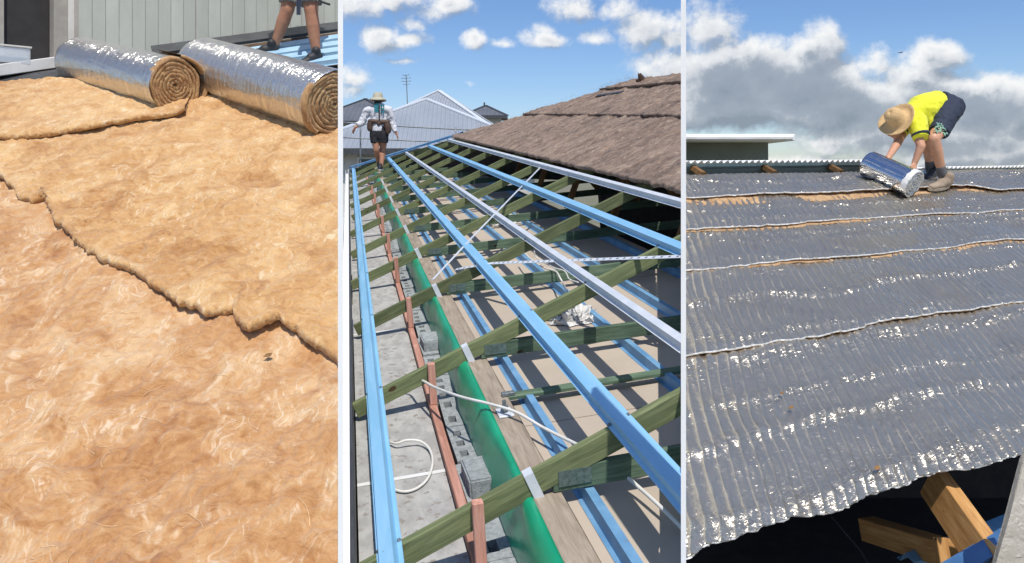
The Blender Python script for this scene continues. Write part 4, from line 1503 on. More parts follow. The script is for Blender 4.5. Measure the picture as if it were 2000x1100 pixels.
rows = [(0.0, 1.10, -.5, 4.6, ((.09, .05, .010), (.42, .03, .012), (.62, .02, .008), (.93, .05, .010)), 'silver foil blanket along the open eave, nearest and most crinkled'),
        (1.00, 1.83, .3, 6.0, ((1.07, .03, .006), (1.40, .035, .014), (1.68, .04, .006)), 'silver foil blanket, second strip up from the open eave'),
        (1.74, 2.33, 1.0, 7.0, ((1.80, .03, .006), (2.05, .04, .008), (2.17, .03, .010)), 'silver foil blanket, third strip up from the open eave'),
        (2.245, 2.80, 1.4, 8.0, ((2.30, .03, .008), (2.50, .03, .010)), 'silver foil blanket, fourth strip, just below the worker'),
        (2.71, 3.17, 1.8, 9.2, ((2.82, .05, .010), (3.02, .05, .012)), 'silver foil blanket, top strip that the worker stands on')]
for i, (b0, b1, a0, a1, cr, lab) in enumerate(rows):
    root = thing('foil_blanket', lab, 'insulation', RF.pt((a0 + a1) / 2, b0, 0), 'silver foil blankets on the right roof')
    n = int((a1 - a0) / .012)
    wave = lambda a, s=i: .012 * math.sin(a * 2.1 + s * 2) + .008 * math.sin(a * 5.3 + s)
    lo = [(a0 + (a1 - a0) * q / 60, b0 + wave(a0 + (a1 - a0) * q / 60) * (1.6 if i == 0 else 1)) for q in range(61)]
    if i == 4:      # loose lap where the roll is being unwound
        lo = [(a, b - .10 * max(0, min(1, (a - 5.9) / .15)) * (1 if a < 9 else 0)) for a, b in lo]
    hi = [(a0, b1), (a1, b1)]
    V, Fc, nl, ni = sheet_grid(lo, hi, n, 64, .017, .014 if i else 0.0, foil_disp(i * 3.7, cr), ragged=.007 if i else .012, base_hi=-.006,
                               lift=(lambda u, s=i: (.003 + .008 * np.sin(u * 9 + s) ** 2 + (.03 if s == 4 else 0) * np.clip(np.sin(u * 3.6 - .2), 0, 1)) if s else 0 * u))
    nq = ni - 1
    cut = (nl - 4) * nq if i else (nl - 5) * nq
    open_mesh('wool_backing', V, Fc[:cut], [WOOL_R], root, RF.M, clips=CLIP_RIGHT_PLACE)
    cut2 = cut + 2 * nq
    if i in (2, 3, 4):          # wool-coloured strip paints in the tan reflection below the lap
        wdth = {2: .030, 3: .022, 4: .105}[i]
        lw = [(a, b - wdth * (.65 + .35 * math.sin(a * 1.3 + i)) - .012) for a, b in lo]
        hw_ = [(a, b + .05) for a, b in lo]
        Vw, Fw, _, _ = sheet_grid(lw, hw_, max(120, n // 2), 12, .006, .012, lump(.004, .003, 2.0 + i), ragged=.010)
        open_mesh('tan_reflection', Vw, Fw, [WOOL_R], root, RF.M, clips=CLIP_RIGHT_PLACE)
    open_mesh('pale_lap_edge', V, Fc[cut:cut2], [LAP_PALE], root, RF.M, clips=CLIP_RIGHT_PLACE)
    open_mesh('foil_facing', V, Fc[cut2:], [FOIL_R], root, RF.M, clips=CLIP_RIGHT_PLACE)
# brown leaf scraps on the foil
for i, (x, y, lab) in enumerate(((1527, 768, 'upper of two brown leaf scraps close together on the foil'), (1545, 796, 'lower of two brown leaf scraps close together on the foil'), (1713, 914, 'single brown leaf scrap near the eave of the foil roof'))):
    p = RF.hit(x, y, .045)
    s = .55 + .12 * i
    tag(mesh_obj('dry_leaf', [(q[0] * s * 1.3, q[1] * s, q[2] * .35) for q in lv], [(0, 2, 1), (1, 2, 3), (2, 4, 3), (0, 5, 2), (5, 4, 2)], WEBT, None, Matrix.Translation(p) @ RF.M.to_3x3().to_4x4()), lab, 'leaf', 'leaf scraps on the foil')

# roof body under the foil: dark void with timbers
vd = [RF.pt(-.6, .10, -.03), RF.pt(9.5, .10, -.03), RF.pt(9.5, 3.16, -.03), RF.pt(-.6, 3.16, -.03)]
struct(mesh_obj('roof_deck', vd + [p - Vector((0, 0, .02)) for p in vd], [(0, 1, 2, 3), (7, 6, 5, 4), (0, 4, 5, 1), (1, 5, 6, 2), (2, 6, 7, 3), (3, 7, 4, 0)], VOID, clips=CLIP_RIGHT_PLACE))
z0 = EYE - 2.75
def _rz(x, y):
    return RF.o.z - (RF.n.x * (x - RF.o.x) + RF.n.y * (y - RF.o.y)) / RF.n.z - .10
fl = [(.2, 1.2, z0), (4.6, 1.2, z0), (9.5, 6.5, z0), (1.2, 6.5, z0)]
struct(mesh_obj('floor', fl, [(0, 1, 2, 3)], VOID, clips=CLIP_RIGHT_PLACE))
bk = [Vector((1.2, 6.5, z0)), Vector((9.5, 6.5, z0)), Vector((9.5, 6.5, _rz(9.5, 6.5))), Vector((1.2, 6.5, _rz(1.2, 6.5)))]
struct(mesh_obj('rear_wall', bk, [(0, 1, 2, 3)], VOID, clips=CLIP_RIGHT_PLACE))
tr = RF.n
o = beam('rafter', px(1838, 918, 3.70), px(1985, 1120, 3.02), .085, .15, Vector((.25, -.5, .8)), PINE, None, bevel=.004)
tag(o, 'orange pine rafter coming out under the foil edge at lower right', 'timber')
o = beam('strut', px(1690, 1010, 4.4), px(1925, 1078, 3.55), .10, .12, Vector((.05, -.35, .9)), PINE, None, bevel=.004)
tag(o, 'orange pine strut half in shadow below the foil edge', 'timber')
o = beam('strut', px(1836, 1050, 3.42), px(1850, 1130, 3.35), .035, .05, Vector((-1, 0, 0)), PINE, None, top=False, bevel=.003)
tag(o, 'short pine cleat fixed to the face of the shadowed strut', 'timber')
p0_, p1_ = px(1845, 1135, 3.0), px(2030, 1022, 3.45)
o = extrude('roof_batten', hat_profile(.07, .02, .05), (p1_ - p0_).length, DBLUE, None, axes(p0_, p1_ - p0_, Vector((-.1, -.45, .9))))
tag(o, 'deep blue steel batten in the bottom right corner', 'batten')
p0_, p1_ = px(1770, 1105, 3.9), px(1985, 1018, 4.3)
o = extrude('roof_batten', hat_profile(.06, .02, .05), (p1_ - p0_).length, BLUE2, None, axes(p0_, p1_ - p0_, Vector((-.1, -.45, .9))))
tag(o, 'grey blue steel batten behind the orange pine rafter', 'batten')
# foil scrap standing in the corner
fo = [px(1941, 1115, 2.70), px(1972, 1010, 2.74), px(1996, 905, 2.80), px(2012, 860, 2.84), px(2075, 850, 2.9), px(2080, 1115, 2.72)]
fo = [p for p in fo]
back = [p + Vector((.012, .035, -.004)) for p in fo]
n = len(fo)
o = mesh_obj('foil_offcut', fo + back, [tuple(range(n)), tuple(range(2 * n - 1, n - 1, -1))] + [(i, (i + 1) % n, (i + 1) % n + n, i + n) for i in range(n)],
             mat_foil('dull_foil_backing', (.62, .56, .46), (.50, .45, .37), .5, bump=.6, bscale=30, metal=.35, fine=.8))
tag(o, 'dull silver foil offcut standing at the lower right edge', 'insulation')
o = tube('wire', [px(1625, 1010, 4.2), px(1650, 1040, 4.1), px(1680, 1075, 4.0), px(1700, 1110, 3.9)], .004, CHARCOAL)
tag(o, 'thin dark wire hanging in the shadow under the foil', 'wire')

# corrugated sheet ends beyond the top of the foil
def corrugated(label, a0, a1, bb, h, pitch=.076, amp=.009, depth=1.2, m_=WHITE, lip=TEALM):
    L = a1 - a0
    n = int(L / pitch * 8)
    V, Fc = [], []
    for i in range(n + 1):
        a = a0 + L * i / n
        z = h + amp * math.sin(2 * math.pi * (a - a0) / pitch)
        for (b, dz) in ((bb, 0), (bb + depth, -.5 * depth), (bb + depth, -.5 * depth - .004), (bb, -.004)):
            V.append((a, b, z + dz))
        if i:
            q = (i - 1) * 4
            for j in range(4):
                Fc.append((q + j, q + (j + 1) % 4, q + 4 + (j + 1) % 4, q + 4 + j))
    root = thing('corrugated_sheet', label, 'roof sheet', RF.pt((a0 + a1) / 2, bb, h), 'corrugated sheets at the top of the foil roof')
    mesh_obj('sheet', V, Fc, m_, root, RF.M, smooth=True, clips=CLIP_RIGHT_PLACE)
    box('closure_strip', (a0, a1, bb + .03, bb + .05, h - .085, h - .015), lip, root, RF.M, clips=CLIP_RIGHT_PLACE)
    return root
tag(box('shade_board', (RF.ab(1300, 345)[0], RF.ab(1712, 338)[0], 3.33, 3.36, -.09, .012), WALLG, None, RF.M, clips=CLIP_RIGHT_PLACE), 'dark strip put in as the shade behind the brown blocks under the corrugated sheet', 'timber')  # dark strip standing in for the shade under the sheet
aL0 = RF.ab(1300, 345)[0]
corrugated('white corrugated sheet end left of the foil roll', aL0, RF.ab(1705, 338)[0], 3.30, .072, depth=.5, amp=.013)
corrugated('white corrugated sheet end right of the worker', RF.ab(1858, 345)[0], RF.ab(2060, 345)[0], 3.17, .045, depth=.5, amp=.013)
for i, (x, lab) in enumerate(((1384, 'brown timber block under the corrugated sheet, leftmost of three'), (1528, 'brown timber block under the corrugated sheet, middle of three'), (1662, 'brown timber block under the corrugated sheet, nearest the foil roll'))):
    a = RF.ab(x, 340, .03)[0]
    M = RF.M @ Matrix.Translation((a, 3.18, .0))
    vv = [(-.05, 0, -.01), (.07, 0, -.01), (.0, 0, .03), (-.045, 0, .03)]
    vv += [(x_, .14, z_) for x_, y_, z_ in vv]
    tag(mesh_obj('timber_block', vv, [(0, 1, 2, 3), (7, 6, 5, 4), (0, 4, 5, 1), (1, 5, 6, 2), (2, 6, 7, 3), (3, 7, 4, 0)], WEBT, None, M), lab, 'timber block', 'blocks under the corrugated sheet')

# flat-roofed building behind
Yb = 17.0
bx0, bx1 = px(1290, 0, Yb).x, px(1502, 0, Yb).x
fb = thing('building', 'grey green building with a flat white overhanging roof at the left', 'building', ((bx0 + bx1) / 2, Yb, 0))
zt = px(0, 277, Yb).z
M0 = Matrix()
mb = MB()
ex = px(1553, 0, Yb - .9).x
wv_ = [(bx0, Yb, 0), (bx1 + .05, Yb, 0), (bx1 + .05, Yb + 6, 0), (bx0, Yb + 6, 0), (bx0, Yb, zt), (bx1 - .02, Yb, zt), (bx1 - .02, Yb + 6, zt), (bx0, Yb + 6, zt)]
mesh_obj('wall', wv_, [(3, 2, 1, 0), (4, 5, 6, 7), (0, 1, 5, 4), (1, 2, 6, 5), (2, 3, 7, 6), (3, 0, 4, 7)], WALLG, fb)
zr0, zr1 = px(0, 275, Yb - .9).z, px(0, 262, Yb - .9).z
box('roof_slab', (bx0, ex, Yb - .9, Yb + 6.6, zr0, zr1), WHITE, fb, bevel=.015)
box('gutter_lip', (bx0, ex - .05, Yb - .96, Yb - .904, zr0 + .03, zr0 + .075), WHITE2, fb)

# ================================================================== PEOPLE
def cap(bm, p0, p1, r0, r1, flat=1.0, side=None, e0=True, e1=True, seg=16):
    """tapered limb segment, rounded at the ends that ask for it; flat scales it across 'side'"""
    p0, p1 = Vector(p0), Vector(p1)
    d = (p1 - p0)
    L = max(d.length, 1e-4)
    d.normalize()
    y = Vector(side) if side is not None else (Vector((0, 0, 1)) if abs(d.z) < .9 else Vector((0, 1, 0)))
    y = (y - d * y.dot(d)).normalized()
    x = y.cross(d)
    rings = []
    if e0:
        for a in (-80, -55, -28):
            rings.append((p0 + d * (r0 * math.sin(R_(a))), r0 * math.cos(R_(a))))
    rings.append((p0, r0))
    rings.append(((p0 + p1) / 2, (r0 + r1) / 2))
    rings.append((p1, r1))
    if e1:
        for a in (28, 55, 80):
            rings.append((p1 + d * (r1 * math.sin(R_(a))), r1 * math.cos(R_(a))))
    vs = [[bm.verts.new(c + x * (r * math.cos(2 * math.pi * j / seg)) + y * (r * flat * math.sin(2 * math.pi * j / seg))) for j in range(seg)] for c, r in rings]
    for a, b in zip(vs[:-1], vs[1:]):
        for j in range(seg):
            bm.faces.new((a[j], a[(j + 1) % seg], b[(j + 1) % seg], b[j]))
    bm.faces.new(vs[0][::-1])
    bm.faces.new(vs[-1])


def organic(name, caps, mat, parent, voxel=.012, it=4, wrinkle=0.0, wscale=14.0):
    """fuse limb segments into one continuous skin"""
    bm = bmesh.new()
    for c in caps:
        cap(bm, *c[0], **(c[1] if len(c) > 1 else {}))
    bmesh.ops.recalc_face_normals(bm, faces=bm.faces[:])
    me = bpy.data.meshes.new('tmp')
    bm.to_mesh(me)
    bm.free()
    tmp = bpy.data.objects.new('tmp', me)
    COL.objects.link(tmp)
    r = tmp.modifiers.new('r', 'REMESH')
    r.mode = 'VOXEL'
    r.voxel_size = voxel
    s = tmp.modifiers.new('s', 'SMOOTH')
    s.iterations = it
    s.factor = .5
    dg = bpy.context.evaluated_depsgraph_get()
    m2 = bpy.data.meshes.new_from_object(tmp.evaluated_get(dg))
    bpy.data.objects.remove(tmp)
    n = len(m2.vertices)
    if wrinkle:
        co = np.empty(n * 3)
        no = np.empty(n * 3)
        m2.vertices.foreach_get('co', co)
        m2.vertices.foreach_get('normal', no)
        co, no = co.reshape(-1, 3), no.reshape(-1, 3)
        f = fbm(co[:, 0] * wscale + co[:, 1] * 3, co[:, 2] * wscale * .8 + co[:, 1] * 5, 3)
        co += no * ((f - np.abs(f) * .6) * wrinkle)[:, None]
        m2.vertices.foreach_set('co', co.ravel())
    m2.materials.clear()
    m2.materials.append(mat)
    m2.polygons.foreach_set('use_smooth', [True] * len(m2.polygons))
    m2.name = name
    return put(bpy.data.objects.new(name, m2), parent)


def hand(wrist, knuckle, tips_dir, thumb_dir, size=1.0):
    """palm and five bent fingers as limb segments"""
    w, kn = Vector(wrist), Vector(knuckle)
    fw = (kn - w).normalized()
    td = Vector(tips_dir).normalized()
    sp = Vector(thumb_dir)
    sp = (sp - fw * sp.dot(fw)).normalized()
    out = [((w, kn, .027 * size, .032 * size), dict(flat=.55, side=fw.cross(sp)))]
    for i, (o_, ln) in enumerate(((.030, .072), (.010, .080), (-.011, .075), (-.030, .060))):
        b = kn + sp * (o_ * size)
        m_ = b + (fw * .6 + td * .4).normalized() * (ln * .5 * size) + sp * (o_ * .18)
        t_ = m_ + td * (ln * .5 * size)
        out += [((b, m_, .0095 * size, .009 * size),), ((m_, t_, .009 * size, .0075 * size),)]
    b = w + (kn - w) * .35 + sp * (.024 * size)
    m_ = b + (fw * .6 + sp * .8).normalized() * (.038 * size)
    out += [((b, m_, .012 * size, .0105 * size),), ((m_, m_ + (fw * .85 + td * .3).normalized() * (.032 * size), .0105 * size, .008 * size),)]
    return out


def shoe(parent, heel, toe, up, upper, solem, r=.046, name='shoe'):
    heel, toe = Vector(heel), Vector(toe)
    u = Vector(up).normalized()
    mid = heel + (toe - heel) * .45
    s = organic(name, [((heel + u * .045, mid + u * .045, r * .95, r * 1.05), dict(side=u, flat=.95)), ((mid + u * .035, toe + u * .022, r * 1.05, r * .78), dict(side=u, flat=.7)),
                       ((heel + u * .05 + (toe - heel) * .12, heel + u * .105 + (toe - heel) * .10, r * .98, r * .92),)], upper, parent, .009, 3)
    M = axes(heel, toe - heel, u)
    L = (toe - heel).length
    prof = []
    for i in range(20):
        a = 2 * math.pi * i / 20
        x_ = L / 2 + (L / 2 + r * .95) * math.cos(a)
        wv = r * (1.02 + .12 * math.cos(a)) * math.sin(a)
        prof.append((x_, wv))
    vv = [(x_, y_, z_) for z_ in (-.012, .016) for x_, y_ in prof]
    ff = [tuple(range(20))[::-1], tuple(range(20, 40))] + [(i, (i + 1) % 20, (i + 1) % 20 + 20, i + 20) for i in range(20)]
    mesh_obj('sole', vv, ff, solem, s, M)
    return s


def lathe_obj(name, prof, mat, parent, c, axis, seg=36, wob=0.0, sx=1.0, ref=None):
    v_, f_ = lathe_v(prof, seg)
    if wob:
        v_ = [(x * sx, y, z + wob * math.sin(2 * math.atan2(y, x) + .6) * (math.hypot(x, y) / prof[-1][0]) ** 2) for x, y, z in v_]
    q = Vector(axis).to_track_quat('Z', 'Y').to_matrix().to_4x4()
    M = Matrix.Translation(Vector(c)) @ q
    o = mesh_obj(name, v_, f_, mat, parent, M, smooth=True)
    o.modifiers.new('thick', 'SOLIDIFY').thickness = .006
    return o


def band(name, p0, p1, r0, r1, mat, parent, flat=1.0):
    return organic(name, [((p0, p1, r0, r1), dict(e0=False, e1=False, flat=flat))], mat, parent, .008, 1)


# ---- worker bending over the roll on the foil roof
W1 = thing('person', 'person in a yellow shirt, navy shorts and straw hat bending over the foil roll', 'person', RF.hit(1828, 362, .05))
P = px
hipN, kneeN, ankN = P(1856, 222, 7.66), P(1823, 271, 7.46), P(1839, 333, 7.52)
hipF, kneeF, ankF = P(1850, 218, 7.92), P(1811, 272, 7.80), P(1816, 322, 7.86)
pel, back_, chest, neck, head = P(1856, 210, 7.79), P(1822, 205, 7.76), P(1786, 224, 7.70), P(1766, 236, 7.66), P(1748, 246, 7.62)
shN, elN, wrN = P(1786, 242, 7.54), P(1799, 286, 7.42), P(1786, 319, 7.44)
shF, elF, wrF = P(1772, 238, 7.88), P(1752, 281, 7.56), P(1735, 308, 7.34)
caps = [((hipN, kneeN, .082, .062),), ((kneeN, kneeN + (ankN - kneeN) * .35, .060, .058),), ((kneeN + (ankN - kneeN) * .3, ankN, .060, .038),),
        ((hipF, kneeF, .082, .062),), ((kneeF, kneeF + (ankF - kneeF) * .35, .060, .056),), ((kneeF + (ankF - kneeF) * .3, ankF, .058, .038),),
        ((pel, back_, .11, .10), dict(flat=.8)), ((back_, chest, .10, .105), dict(flat=.8)), ((chest, neck, .09, .055),), ((neck, head, .052, .07),),
        ((head, head + Vector((-.01, .0, -.055)), .070, .064),), ((head + Vector((-.065, -.02, -.075)), head + Vector((-.078, -.025, -.095)), .012, .011),),
        ((shN, elN, .055, .042),), ((elN, wrN, .041, .028),), ((shF, elF, .055, .042),), ((elF, wrF, .041, .028),)]
caps += hand(wrN, P(1786, 330, 7.42), (-.10, -.3, -.9), (-.8, -.5, .1))
caps += hand(wrF, P(1728, 321, 7.26), (-.38, -.1, -.85), (.7, -.6, .1))
organic('body', caps, SKIN2, W1, .0095, 3)
hemN, hemF = P(1834, 259, 7.50), P(1828, 254, 7.84)
organic('shorts', [((P(1836, 206, 7.79), P(1856, 210, 7.79), .150, .138), dict(e0=False)), ((P(1854, 215, 7.68), hemN, .124, .090), dict(e1=False)), ((P(1850, 212, 7.88), hemF, .122, .088), dict(e1=False))],
        NAVY, W1, .011, 2, .016, 13)
organic('shirt', [((P(1834, 206, 7.78), P(1802, 213, 7.74), .156, .150), dict(e0=False)), ((P(1802, 213, 7.74), P(1780, 226, 7.70), .150, .115),), ((P(1782, 226, 7.70), neck, .115, .074), dict(e1=False)),
                  ((P(1790, 236, 7.56), P(1799.5, 271, 7.43), .098, .076), dict(e1=False)), ((shF, P(1755, 264, 7.70), .085, .070), dict(e1=False)),
                  ((P(1812, 222, 7.68), P(1818, 243, 7.62), .12, .040),)], HIVIS, W1, .011, 2, .018, 12)
band('sleeve_band', P(1797.8, 261.5, 7.45), P(1799, 265.5, 7.44), .086, .083, NAVY, W1)
band('sleeve_band', P(1758.6, 256, 7.745), P(1757.2, 259.5, 7.73), .079, .076, NAVY, W1)
organic('collar', [((P(1770, 232, 7.67), P(1763, 241, 7.64), .082, .085), dict(e0=False, e1=False))], NAVY, W1, .009, 2)
for (x, y, z, s) in ((1836, 246, 7.425, .85), (1862, 226, 7.56, .7), (1845, 258, 7.44, .5), (1830, 253, 7.415, .5)):
    c_ = P(x, y, z)
    vv, ff = [], []
    for q in range(7):
        a = q * 2.4
        l = (.03 + .018 * (q % 3)) * s
        n0 = len(vv)
        d_ = Vector((math.cos(a), 0, math.sin(a)))
        e_ = Vector((-math.sin(a), 0, math.cos(a)))
        for t_ in (0, .004):
            vv += [c_ + Vector((0, -t_, 0)), c_ + d_ * l * .5 + e_ * .011 + Vector((0, -t_, 0)), c_ + d_ * l * 1.3 + Vector((0, -t_, 0)), c_ + d_ * l * .5 - e_ * .011 + Vector((0, -t_, 0))]
        ff += [(n0, n0 + 1, n0 + 2, n0 + 3), (n0 + 7, n0 + 6, n0 + 5, n0 + 4)] + [(n0 + i, n0 + (i + 1) % 4, n0 + 4 + (i + 1) % 4, n0 + 4 + i) for i in range(4)]
    mesh_obj('leaf_print', vv, ff, LIME, W1)
for an_, tag_ in ((ankN, 0), (ankF, 1)):
    kn_ = kneeN if tag_ == 0 else kneeF
    d_ = (kn_ - an_).normalized()
    organic('sock', [((an_ - d_ * .05, an_ + d_ * .045, .047, .045), dict(e1=False))], SOCK, W1, .009, 1)
gN = RF.hit(1850, 362, .052)
shoe(W1, P(1850, 363, 7.50), P(1818, 369, 7.32), RF.n, BOOT, SOLE, .045)
shoe(W1, P(1824, 344, 7.88), P(1806, 353, 7.66), RF.n, BLACK, SOLE, .044)
hat_ax = Vector((-.74, -.42, .50))
hc_ = P(1752, 233, 7.57)
hat = lathe_obj('straw_hat', [(.0, .125), (.035, .123), (.062, .112), (.078, .08), (.090, .0), (.12, -.014), (.155, -.012), (.184, .006)], STRAW, W1, hc_, hat_ax, wob=.018)
lathe_obj('hat_band', [(.0935, .004), (.0885, .028)], BROWNL, hat, hc_, hat_ax)

# roll being unwound
roll('foil_roll', 'silver foil roll reflecting blue, held by the bending worker', 'insulation roll', RF.hit(1684, 343, .03) + RF.n * .128, RF.hit(1775, 386, .03) + RF.n * .130, .130, FOIL_B, FOIL_W, 4.5, .72, 21, None, wob=.012, end_r=.142, gap=CHARCOAL, amp=.004)

# ---- man walking away along the roof
Ym = MR.hit(741, 332, 0.05).y
def m_(x, y, d=0.0):
    return px(x, y, Ym + d)
W2 = thing('person', 'person in a white long-sleeved shirt, black shorts and sun hat walking away along the rafters', 'person', m_(741, 334))
mh = [m_(732, 263), m_(749, 263)]
mk = [m_(735, 293, -.02), m_(748, 294, .10)]
ma = [m_(739, 318, .28), m_(744.5, 324, 0)]
shl = [m_(717, 217), m_(760, 215)]
el = [m_(706, 240, .0), m_(768, 244, .05)]
wr = [m_(693.5, 249, -.08), m_(774, 261, .0)]
caps = [((m_(740, 258), m_(740, 232), .15, .14), dict(side=(0, 1, 0), flat=.7)), ((m_(740, 232), m_(739, 214), .16, .15), dict(side=(0, 1, 0), flat=.62)), ((m_(739, 212), m_(738, 202), .06, .055),),
        ((m_(738, 200), m_(738, 193), .085, .09), dict(side=(0, 1, 0), flat=1.1)), ((m_(727.5, 198), m_(727.5, 195), .014, .016),), ((m_(748.5, 198), m_(748.5, 195), .014, .016),)]
for i in range(2):
    caps += [((mh[i], mk[i], .095, .066),), ((mk[i], mk[i] + (ma[i] - mk[i]) * .35, .062, .064),), ((mk[i] + (ma[i] - mk[i]) * .3, ma[i], .064, .040),),
             ((shl[i], el[i], .06, .046),), ((el[i], wr[i], .043, .030),)]
caps += hand(wr[0], m_(690.5, 254, -.08), (.02, .1, -1), (.3, .9, 0), 1.05)
caps += hand(wr[1], m_(776.5, 266.5, 0), (-.05, .1, -1), (-.3, .9, 0), 1.05)
organic('body', caps, SKIN, W2, .0105, 3)
organic('shirt', [((m_(740.5, 257), m_(740, 236), .172, .165), dict(side=(0, 1, 0), flat=.72, e0=False)), ((m_(740, 236), m_(739, 216), .17, .19), dict(side=(0, 1, 0), flat=.66)), ((m_(722, 215), m_(755, 214), .085, .085),),
                  ((shl[0], el[0], .088, .082),), ((el[0], m_(698, 245, -.06), .08, .062), dict(e1=False)), ((shl[1], el[1], .088, .08),), ((el[1], m_(773, 258), .078, .052), dict(e1=False)),
                  ((m_(739, 213), m_(738.5, 208), .10, .075), dict(e1=False))], SHIRT_W, W2, .014, 3, .03, 11)
organic('shorts', [((m_(740.5, 254), m_(740.5, 263), .168, .165), dict(side=(0, 1, 0), flat=.74)), ((mh[0], m_(733.5, 279.5), .118, .105), dict(e1=False)), ((mh[1], m_(748.5, 279.5), .118, .105), dict(e1=False))], BLACKC, W2, .012, 3, .012)
organic('tool_belt', [((m_(723, 237, -.09), m_(757, 239, -.09), .05, .055),), ((m_(723, 242, -.08), m_(722, 252, -.08), .065, .06),), ((m_(757, 244, -.08), m_(758, 256, -.08), .075, .07),), ((m_(740, 238, -.10), m_(740, 242, -.12), .05, .04),)], BROWNL, W2, .012, 2, .01)
def print_panel(name, pts, mat, d):
    c_ = [m_(x, y, d) for x, y in pts]
    b_ = [p_ + Vector((0, .03, 0)) for p_ in c_]
    n_ = len(c_)
    mesh_obj(name, c_ + b_, [tuple(range(n_)), tuple(range(2 * n_ - 1, n_ - 1, -1))] + [(i, (i + 1) % n_, (i + 1) % n_ + n_, i + n_) for i in range(n_)], mat, W2)
print_panel('back_print', [(731, 202 + 1), (740, 201), (740, 219), (731, 219)], TEAL, -.135)
for q in range(6):
    x_, y_ = 743 + (q % 2) * 4, 206 + (q // 2) * 6
    print_panel('back_print', [(x_, y_), (x_ + 3, y_ - 2), (x_ + 3.4, y_ + 2), (x_ + .8, y_ + 4)], TEAL, -.138)
print_panel('harness_strap', [(739.3, 206), (741.8, 206), (741.6, 238), (739.4, 238)], BLACKC, -.150)
hat2 = lathe_obj('sun_hat', [(.0, .115), (.06, .112), (.092, .095), (.104, .02), (.108, .0), (.15, -.025), (.185, -.06)], CANVAS, W2, m_(738, 191.5), (.03, .05, 1), wob=.012)
organic('hair', [((m_(738, 199, -.02), m_(738, 195, -.02), .088, .092),)], HAIR, W2, .012, 2)
for i in range(2):
    gz = m_(741 + i * 2, 328.5 + i * 3.5, .30 * (1 - i))
    shoe(W2, gz + Vector((0, -.06, 0)), gz + Vector((.0, .13, .01)), (0, 0, 1), BLACK, WHITE2, .05)

# ---- man standing on the bare battens at the top of the steep roof
W3 = thing('person', 'person in grey shorts and dark work shoes seen from the thighs down', 'person', LF.hit(575, 112))
fR, fL = LF.hit(617, 119, .05), LF.hit(530, 104, .05)
yR, yL = fR.y, fL.y
def r3(x, y, d=0.0):
    return px(x, y, yR + d)
def l3(x, y, d=0.0):
    return px(x, y, yL + d)
anR, anL = r3(618, 106), l3(536, 90)
knR, knL = r3(608, 22, -.03), l3(561, 20, -.06)
hpR, hpL = r3(603, -58, .04), l3(574, -58, -.02)
pv = (hpR + hpL) / 2 + Vector((0, 0, .05))
ch_ = pv + Vector((-.04, .02, .42))
nk = ch_ + Vector((0, 0, .16))
caps = [((pv, ch_, .15, .16), dict(side=(0, 1, 0), flat=.7)), ((ch_, nk, .10, .06),), ((nk, nk + Vector((-.02, 0, .2)), .06, .095),)]
for h_, k_, a_ in ((hpR, knR, anR), (hpL, knL, anL)):
    caps += [((h_, k_, .098, .068),), ((k_, k_ + (a_ - k_) * .35, .064, .066),), ((k_ + (a_ - k_) * .3, a_, .066, .042),)]
for sx in (-1, 1):
    sh_ = ch_ + Vector((sx * .19, 0, .06))
    e_ = sh_ + Vector((sx * .08, -.06, -.28))
    w_ = e_ + Vector((-sx * .06, -.18, -.14))
    caps += [((sh_, e_, .055, .045),), ((e_, w_, .042, .03),)] + hand(w_, w_ + Vector((-sx * .02, -.06, -.03)), (0, -.6, -.8), (-sx, 0, .3))
organic('body', caps, SKIN, W3, .0105, 3)
organic('shirt', [((pv + Vector((0, 0, .02)), ch_, .172, .185), dict(side=(0, 1, 0), flat=.72, e0=False)), ((ch_ + Vector((-.15, 0, .05)), ch_ + Vector((.15, 0, .05)), .085, .085),)], NAVY, W3, .014, 3, .02)
hmR, hmL = r3(606.5, 10, -.02), l3(565, 8, -.05)
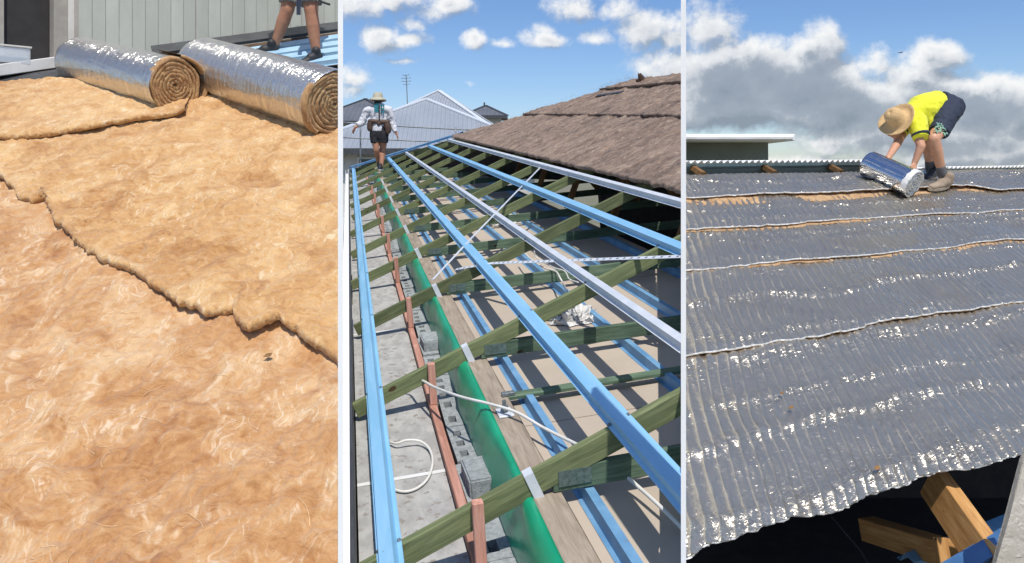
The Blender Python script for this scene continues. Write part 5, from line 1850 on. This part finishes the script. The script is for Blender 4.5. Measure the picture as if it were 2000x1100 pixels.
organic('shorts', [((pv + Vector((0, 0, .03)), pv - Vector((0, 0, .06)), .165, .165), dict(side=(0, 1, 0), flat=.75)), ((hpR, hmR, .125, .112), dict(e1=False)), ((hpL, hmL, .125, .112), dict(e1=False))], GREYC, W3, .012, 3, .015)
organic('sock', [((anR + Vector((0, 0, -.05)), anR + Vector((-.005, 0, .05)), .05, .046), dict(e1=False))], SOCK, W3, .009, 1)
organic('sock', [((anL + Vector((-.01, 0, -.05)), anL + Vector((.012, 0, .05)), .05, .046), dict(e1=False))], SOCK, W3, .009, 1)
shoe(W3, fR + Vector((.03, .0, -.0)), fR + Vector((-.10, -.12, -.05)), LF.n, BLACK, BLACK, .047)
shoe(W3, fL + Vector((.04, .0, .0)), fL + Vector((-.17, -.05, -.02)), LF.n, BLACK, BLACK, .047)
bs = [r3(579, -60, -.16), r3(587, -60, -.16), r3(587, 29, -.16), r3(579, 29, -.16)]
bb_ = [p_ + Vector((0, .006, 0)) for p_ in bs]
mesh_obj('belt_strap', bs + bb_, [(0, 1, 2, 3), (7, 6, 5, 4), (0, 4, 5, 1), (1, 5, 6, 2), (2, 6, 7, 3), (3, 7, 4, 0)], NAVY, W3)
tube('tool_handle', [r3(615, -25, -.14), r3(624, 0, -.16), r3(644, 9, -.18)], .012, BLACK, W3, seg=6, n=3)

# ---- bird over the clouds
bd = px(1759, 103, 42)
br = thing('bird', 'tiny dark bird gliding in front of the grey clouds', 'bird', bd)
Mb = Matrix.Translation(bd) @ Matrix.Rotation(R_(25), 4, 'Z')
v_, f_ = lathe_v([(0, -.10), (.018, -.07), (.028, 0), (.02, .05), (.014, .08), (0, .11)], 8)
mesh_obj('body', v_, f_, BLACK, br, Mb @ Matrix.Rotation(R_(90), 4, 'Y'), smooth=True)
for sg in (-1, 1):
    w_ = [(-.03, 0, .01), (.04, 0, .01), (.03, sg * .10, .035), (.0, sg * .20, .01), (-.04, sg * .10, .03)]
    w2 = [(x_, y_, z_ - .006) for x_, y_, z_ in w_]
    mesh_obj('wing', w_ + w2, [(0, 1, 2, 3, 4), (9, 8, 7, 6, 5)] + [(i, (i + 1) % 5, (i + 1) % 5 + 5, i + 5) for i in range(5)], BLACK, br, Mb)
